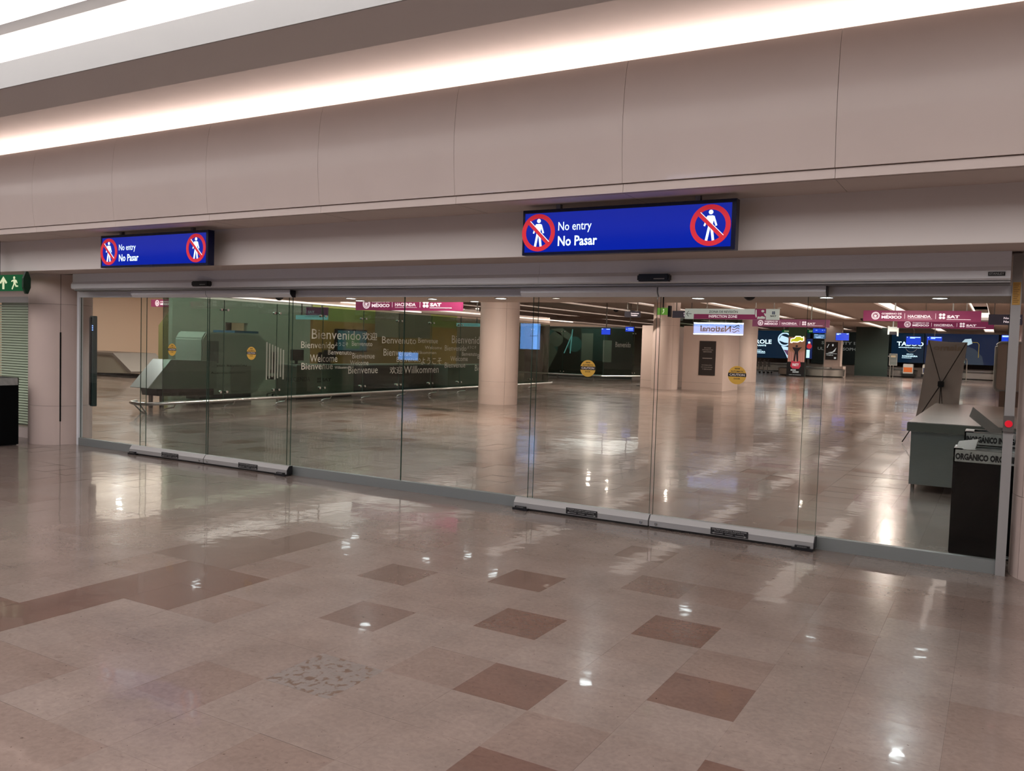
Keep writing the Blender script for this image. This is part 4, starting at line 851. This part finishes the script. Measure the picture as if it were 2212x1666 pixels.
# pillar block with picture
t = thing('display_pillar', (-10.8, 66, 0), 'beige pillar block carrying a black drawing poster right of the totem', 'display')
part(MB().box(-11.42, -10.25, 66.0, 66.9, .75, 3.8), 'pillar', COLM, t); part(MB().box(-11.46, -10.0, 65.8, 67.1, .0, .75), 'base', COLM, t)
p = part(MB().box(-11.30, -10.45, 65.97, 66, 1.22, 2.54), 'black_poster', KP, t); P = frame(-11.30, 65.97, 1.22)
wl = emi('poster_white', (.5, .5, .5), .8)
part(MB().bar(P, .10, .88, .22, 1.15, .04, 0, .01).disc(P, .50, 1.08, .055, 0, .01, 12, .09).poly(P, [(.16, .52), (.5, .60), (.75, .9), (.66, .62), (.45, .50)], 0, .01).plate(P, .04, .80, .44, .465, 0, .01).plate(P, .62, .76, .08, .20, 0, .01), 'drawing', wl, p)
text(p, 'Cabo', wl, P, .08, .55, .30, .40, .01)
# ---- totem with the bright outlined logo
t = thing('advertising_totem', (-12.35, 61, 0), 'tall poster totem with glowing yellow-white outlined logo and BOOK NOW! base', 'advertising totem')
x0, x1, y = -12.95, -11.8, 61; P = frame(x0, y, 0); w = x1-x0
part(MB().box(x0, x1, y+.01, y+.5, 1.02, 3.46), 'cabinet', BLACKM, t)
p = part(MB().plate(P, 0, w, 1.02, 3.46, -.01, .0), 'poster', emi('poster_dusk', (.20, .085, .05), .85), t)
part(MB().plate(P, 0, w, 2.75, 3.46, 0, .003), 'dark_green_top', emi('poster_dark_green', (.012, .018, .008), 1), p)
bl = [(.15, 2.36), (.17, 2.62), (.40, 2.66), (.50, 2.80), (.80, 2.80), (.90, 2.72), (1.02, 2.80), (1.03, 2.50), (.92, 2.46), (.80, 2.50), (.62, 2.40), (.30, 2.42), (.24, 2.35)]
part(MB().poly(P, bl, .003, .008), 'logo_blot', emi('logo_olive', (.40, .38, .02), 1.2), p)
part(MB().tube([(x0+a, y-.012, b) for a, b in bl], .03, 6, closed=True), 'neon_outline', emi('neon_cream', (1, .93, .68), 3.0), p)
sil = emi('silhouette', (.012, .008, .010), 1); crd = emi('crowd', (.32, .13, .11), 1)
b = MB()
for k in range(9): b.poly(P, [(.03+.125*k, 1.02), (.13+.125*k, 1.02), (.12+.125*k, 1.55+.18*abs(k-4)/4), (.08+.125*k, 1.72+.18*abs(k-4)/4), (.04+.125*k, 1.55+.18*abs(k-4)/4)], .003, .006)
part(b, 'crowd', crd, p)
part(MB().poly(P, [(.40, 1.05), (.50, 1.05), (.55, 1.6), (.62, 1.05), (.72, 1.05), (.70, 1.75), (.85, 1.95), (.95, 2.05), (.62, 2.02), (.30, 2.05), (.32, 1.95), (.46, 1.75)], .006, .010).disc(P, .58, 2.12, .08, .006, .010, 14), 'performer', sil, p)
q = part(MB().box(x0-.03, x1+.02, y-.06, y+.55, 0, 1.02), 'base', BLACK, t)
P = frame(x0, y-.06, 0)
part(MB().poly(P, [(.22, .72), (.36, .55), (.80, .55), (.92, .74), (.86, 1.10), (.58, 1.02), (.30, 1.12)], 0, .02), 'badge', emi('badge_red', (.35, .03, .05), .9), q)
text(q, 'PARTY', emi('badge_cream', (.6, .5, .5), .8), P, .36, .80, .72, .92, .024, bold=.05)
text(q, 'BOOK', wl, P, .25, .62, .40, .50, .006, bold=.04, shear=.2); text(q, 'NOW!', wl, P, .38, .80, .26, .37, .006, bold=.04, shear=.2); text(q, 'scan to reserve', wl, P, .15, .95, .10, .15, .006)
t = thing('video_totem', (-13.3, 70, 0), 'slim video totem with red picture and white screen right of the large totem', 'advertising totem')
part(MB().box(-13.95, -12.95, 70, 70.3, 1.18, 2.85), 'cabinet', BLACK, t); part(MB().box(-13.34, -13.2, 70, 70.2, 0, 1.18), 'stand', STEELD, t)
P = frame(-13.95, 69.995, 0); p = part(MB().plate(P, .03, .95, 1.22, 2.8, 0, .004), 'screen', emi('screen_dark_blue', (.01, .02, .10), 1), t)
part(MB().plate(P, .34, .77, 1.28, 1.92, .004, .006), 'white_picture', emi('screen_white', (.6, .85, .95), 1.1), p); part(MB().disc(P, .72, 2.20, .20, .004, .006).disc(P, .72, 2.42, .11, .006, .008), 'red_picture', emi('screen_red', (.5, .03, .04), .9), p); part(MB().disc(P, .70, 2.50, .09, .008, .010), 'white_spot', emi('screen_white', (0, 0, 0)), p)
# ---- baggage carousels
def carousel(x0, x1, y0, y1, h, lab):
    t = thing('baggage_carousel', ((x0+x1)/2, (y0+y1)/2, 0), lab, 'conveyor', 'baggage carousels at the back of the hall')
    def stad(e, n=10):
        r = (y1-y0)/2+e; cy_ = (y0+y1)/2; a = x0+(y1-y0)/2; c = x1-(y1-y0)/2
        return [(c+r*math.cos(-PI/2+PI*i/n), cy_+r*math.sin(-PI/2+PI*i/n)) for i in range(n+1)]+[(a+r*math.cos(PI/2+PI*i/n), cy_+r*math.sin(PI/2+PI*i/n)) for i in range(n+1)]
    part(MB().prism(stad(-.12), .0, .07, 'z'), 'plinth', BLACK, t); part(MB().prism(stad(0), .07, h-.06, 'z'), 'skirt', STEEL, t, smooth=True)
    part(MB().prism(stad(.03), h-.06, h, 'z'), 'bumper', STEELD, t); part(MB().prism(stad(-.9), h, h+.12, 'z'), 'centre_island', STEEL, t, smooth=True)
    part(MB().prism(stad(-.08), h, h+.02, 'z'), 'belt', RUBBER, t); return t
carousel(-14.2, -9.6, 62.6, 65.6, .56, 'stainless baggage carousel right behind the tall totem')
carousel(-9.3, -5.7, 73, 75.6, .55, 'long low baggage carousel under the faint quotation wall')
carousel(-3.4, .6, 73.5, 76, .55, 'baggage carousel at the right, partly behind the X-frame banner')
carousel(-20.5, -14.6, 75, 77.5, .60, 'baggage carousel under the display left of the totem')
carousel(-19.6, -15.0, 57, 59, .58, 'baggage carousel seen between the kiosk wall and the next column')
for k in range(6):
    x = -17.3+.32*k; t = thing('luggage_trolley', (x, 67, 0), 'nested luggage trolley under the display left of the totem, %s from the left' % ORD[k], 'trolley', 'nested luggage trolleys')
    part(MB().tube([(x, 67, .1), (x, 67, 1.0), (x, 67.3, 1.05)], .025, 6), 'handle', STEELD, t); part(MB().box(x-.02, x+.20, 67.0, 68.1, .12, .18), 'platform', STEEL, t); part(MB().box(x-.02, x+.20, 67.0, 67.04, .5, .9), 'basket', STEELD, t)
    part(MB().cyl(x+.05, 67.1, 0, .12, .05, 8), 'wheel', RUBBER, t); part(MB().cyl(x+.08, 68, 0, .12, .05, 8), 'wheel', RUBBER, t)
# ---- stand sign, ad carts, posts
t = thing('stand_sign', (-6.25, 62, 0), 'portable notice frame on a thin pole with flat foot before the displays', 'sign stand')
part(MB().cyl(-6.25, 62, 0, .03, .20, 20), 'foot', STEELD, t); part(MB().cyl(-6.25, 62.02, .03, 1.0, .022, 8), 'pole', STEEL, t)
part(MB().box(-6.52, -6.02, 61.98, 62.02, 1.0, 1.80), 'frame', ALUL, t); p = part(MB().box(-6.48, -6.06, 61.97, 61.98, 1.04, 1.76), 'sheet', mat('notice_grey', (.18, .22, .22), .5), t)
part(MB().box(-6.42, -6.12, 61.962, 61.97, 1.55, 1.68), 'cream_field', mat('notice_cream', (.6, .52, .36), .6), p); part(MB().box(-6.44, -6.10, 61.962, 61.97, 1.22, 1.40), 'dark_field', DS, p)
for k, (x, m_, l_) in enumerate(((-6.50, emi('picture_orange', (.50, .10, .02), .9), 'ad cart with an orange picture left of the X-frame banner'), (-5.15, emi('picture_dark', (.03, .03, .06), 1), 'ad cart with a dark picture half hidden by the X-frame banner'))):
    t = thing('advertising_cart', (x+.33, 72, 0), l_, 'cart', 'advertising carts before the right displays')
    part(MB().box(x, x+.70, 71.4, 72.0, .32, 1.06), 'body', WHITE, t, bevel=.03); part(MB().box(x+.05, x+.65, 71.38, 71.40, .44, .80), 'picture', m_, t); part(MB().box(x-.08, x+.78, 71.3, 72.1, .10, .32), 'chassis', BLACK, t)
    for a in (.05, .6): part(MB().prism([(.07*math.cos(q*PI/6), .07+.07*math.sin(q*PI/6)) for q in range(12)], x+a, x+a+.05), 'wheel', RUBBER, t).location.y += 71.32-72
def qpost(x, y, lab, h=.98):
    t = thing('queue_post', (x, y, 0), lab, 'barrier post', 'black queue barrier posts')
    part(MB().cyl(x, y, 0, .02, .17, 20), 'foot', BLACK, t); part(MB().cyl(x, y, .02, h, .032, 12), 'pole', BLACK, t); part(MB().cyl(x, y, h-.08, h, .045, 12), 'head', BLACK, t)
qpost(-13.55, 46.5, 'black queue post between the kiosk wall and the third column'); qpost(-13.62, 34.9, 'black queue post at the left corner of the kiosk wall')
t = thing('queue_belt', (-12.9, 46.5, .9), 'black belt stretched from the queue post toward the third column', 'barrier belt')
part(MB().box(-13.50, -12.55, 46.49, 46.51, .84, .90), 'belt', BLACKM, t)
for x, y, l in ((-16.2, 60, 'thin steel gooseneck pole between the kiosk wall and third column'), (-6.95, 67, 'thin steel pole just left of the stand sign'), (-2.05, 67, 'thin pole with small lit panel right of the X-frame banner')):
    t = thing('gooseneck_pole', (x, y, 0), l, 'pole', 'thin poles before the far wall')
    part(MB().tube([(x, y, 0), (x, y, 1.45), (x-.05, y, 1.58), (x-.18, y, 1.62)], .035, 8), 'pole', STEEL, t); part(MB().cyl(x, y, 0, .03, .14, 14), 'foot', STEELD, t)
t = thing('info_screen', (-2.6, 66, 1.2), 'small upright lit panel at the right edge of the X-frame banner', 'screen')
part(MB().box(-2.62, -2.12, 66, 66.08, 1.15, 2.05), 'housing', BLACK, t); part(MB().box(-2.58, -2.16, 65.99, 66, 1.3, 2.0), 'screen', emi('screen_pale', (.45, .62, .6), .9), t); part(MB().box(-2.4, -2.34, 66.02, 66.06, 0, 1.15), 'stand', STEELD, t)

# ---- X-frame banner
t = thing('banner_stand', (-.98, 18.6, 0), 'grey fabric banner seen from behind, stretched on a black X frame', 'banner')
TL, TR, BL, BR = Vector((-1.265, 18.55, 1.985)), Vector((-.575, 18.55, 1.955)), Vector((-1.43, 18.15, .12)), Vector((-.66, 18.15, .12))
b = MB(); n = 12; vs = []; fs = []
for off in (0, .004):
    for i in range(n+1):
        for j in range(n+1):
            u, v = j/n, i/n; p = TL.lerp(TR, u).lerp(BL.lerp(BR, u), v); bow = .03*math.sin(PI*u)*math.sin(PI*v); edge = .05*math.sin(PI*v)*(abs(u-.5)*2)**3*(1 if u < .5 else -1)
            vs.append((p.x+edge*.5, p.y+off+bow, p.z-.015*math.sin(PI*u)*(1-v)))
k = (n+1)**2
for i in range(n):
    for j in range(n): a = i*(n+1)+j; fs += [(a, a+1, a+n+2, a+n+1), (k+a, k+a+n+1, k+a+n+2, k+a+1)]
b.add(vs, fs); fb = part(b, 'fabric', mat('banner_grey', (.56, .53, .50), .8, noise=.06, nscale=6), t, smooth=True)
text(fb, 'alamo', mat('banner_faint_letters', (.50, .42, .33), .8), frame(-.64, 18.53, 0), -.02, -.52, 1.78, 1.90, .012, bold=.03)  # faint mirrored letters laid on the back of the fabric
hub = Vector((-.985, 18.36, 1.13)); 
part(MB().tube([TL+Vector((.02, -.06, -.02)), hub], .009, 6).tube([TR+Vector((-.02, -.06, -.02)), hub], .009, 6), 'upper_arm', BLACK, t)
part(MB().tube([hub, (-1.55, 17.6, .02)], .010, 6).tube([hub, (-.86, 17.9, .10)], .009, 6).tube([hub, (-.99, 17.9, .10)], .009, 6), 'leg', BLACK, t)
part(MB().box(hub.x-.055, hub.x+.055, hub.y-.05, hub.y+.03, hub.z-.055, hub.z+.06), 'hub', BLACK, t, bevel=.01)
# ---- steel inspection table
t = thing('steel_table', (-.1, 13.7, 0), 'long stainless steel inspection table behind the glass at right', 'table')
part(MB().box(-.94, .86, 11.25, 16.2, .745, .86), 'top', mat('table_top_steel', (.50, .47, .45), .26, metal=.85), t, bevel=.006)
part(MB().box(-.90, .84, 11.30, 16.1, .10, .745), 'body', mat('table_body_steel', (.34, .39, .365), .30, metal=.9, noise=.05, nscale=14, stretch=(1, 1, 20), aniso=.6), t)
part(MB().box(-.945, .865, 11.243, 11.25, .75, .852), 'apron', mat('apron_steel', (.13, .135, .115), .4, metal=.6), t)
for x in (-.86, .76):
    for y in (11.36, 16.0): part(MB().cyl(x, y, 0, .10, .022, 10), 'foot', STEELD, t)
# ---- rounded poster frame
t = thing('poster_stand', (.3, 22, 0), 'grey rounded poster frame behind the table beside the right post', 'poster stand')
def rr(u0, u1, v0, v1, r, n=6):
    o = []
    for cx_, cy_, a in ((u1-r, v1-r, 0), (u0+r, v1-r, PI/2), (u0+r, v0+r, PI), (u1-r, v0+r, 1.5*PI)):
        o += [(cx_+r*math.cos(a+PI/2*i/n), cy_+r*math.sin(a+PI/2*i/n)) for i in range(n+1)]
    return o
P = frame(-.13, 22, 0)
part(MB().tube([(P[0].x+u, 22, v) for u, v in rr(0.03, .85, .93, 2.02, .12)], .035, 8, closed=True), 'frame', GREYP, t, smooth=True)
part(MB().poly(P, rr(.04, .84, .95, 2.0, .10), -.015, .015), 'poster', mat('poster_beige', (.42, .36, .33), .6), t)
part(MB().box(.0, .55, 21.9, 22.2, .25, .93), 'pedestal', mat('pedestal_brown', (.20, .15, .13), .6), t); part(MB().box(-.22, .62, 21.8, 22.3, 0, .25), 'base', STEELD, t)
t = thing('stool', (-.12, 20.6, 0), 'low stool with pale top below the rounded poster frame', 'stool')
part(MB().box(-.22, .02, 20.5, 20.8, .54, .58), 'seat', WHITE, t); 
for x in (-.20, .0):
    for y in (20.52, 20.78): part(MB().box(x-.015, x+.015, y-.015, y+.015, 0, .54), 'leg', STEELD, t)
# ================================================================== BEHIND THE CAMERA: things mirrored in the glass
t = thing('rental_desk_sign', (-7.2, -10, 2.3), 'backlit white and blue car rental sign mirrored in the glass front', 'sign')
x0, x1 = -8.03, -6.54; P = frame(x1, -10, 0, '+y')
part(MB().box(x0-.02, x1+.02, -10.2, -10, 2.09, 2.49), 'casing', BLUED, t)
p = part(MB().plate(P, 0, x1-x0, 2.11, 2.47, 0, .01), 'panel', emi('rental_panel', (.32, .45, .95), 15.0, .4), t)
part(MB().plate(P, 0, x1-x0, 2.11, 2.145, .01, .014).plate(P, 0, x1-x0, 2.43, 2.47, .01, .014), 'tube_glow', emi('rental_tube', (.85, .92, 1), 26, .4), p)
nb = emi('rental_navy', (.03, .06, .20), 1.0, .5)
# the viewer of the sign itself reads it left to right; the glass turns it round
text(p, 'National', nb, P, .36+.0, 1.28, 2.20, 2.38, .016, bold=.03)
b = MB()
for k in range(3):
    v = 2.22+.075*k
    pts = [(.12+.2*i/8, v+.03*math.sin(i/8*2*PI)) for i in range(9)]
    for (a, c), (d, e) in zip(pts[:-1], pts[1:]): b.bar(P, a, c, d, e, .022, .010, .016)
part(b, 'wave_mark', nb, p)
def mir(x0, x1, z0, z1, y, lab, m, lines=()):
    t = thing('wall_monitor', ((x0+x1)/2, y, z0), lab, 'screen', 'bright screens on the lobby side, mirrored in the glass')
    part(MB().box(x0-.02, x1+.02, y-.1, y, z0-.02, z1+.02), 'housing', BLACK, t); P = frame(x1, y, 0, '+y')
    p = part(MB().plate(P, 0, x1-x0, z0, z1, 0, .006), 'screen', m, t)
    for s, a, b_, c, d in lines: text(p, s, mat('screen_ink', (.02, .03, .1), .5), P, a*(x1-x0), b_*(x1-x0), z0+c*(z1-z0), z0+d*(z1-z0), .008)
    return t
mir(-14.1, -13.25, 1.50, 2.36, -10, 'bright blue upright screen mirrored beside the near column', emi('mirror_blue', (.10, .30, .75), 9, .4), (('bienvenido', .1, .6, .5, .56),))
mir(-19.25, -18.35, .95, 1.23, -10, 'bright blue low screen mirrored over the welcome lettering', emi('mirror_blue', (0, 0, 0)))
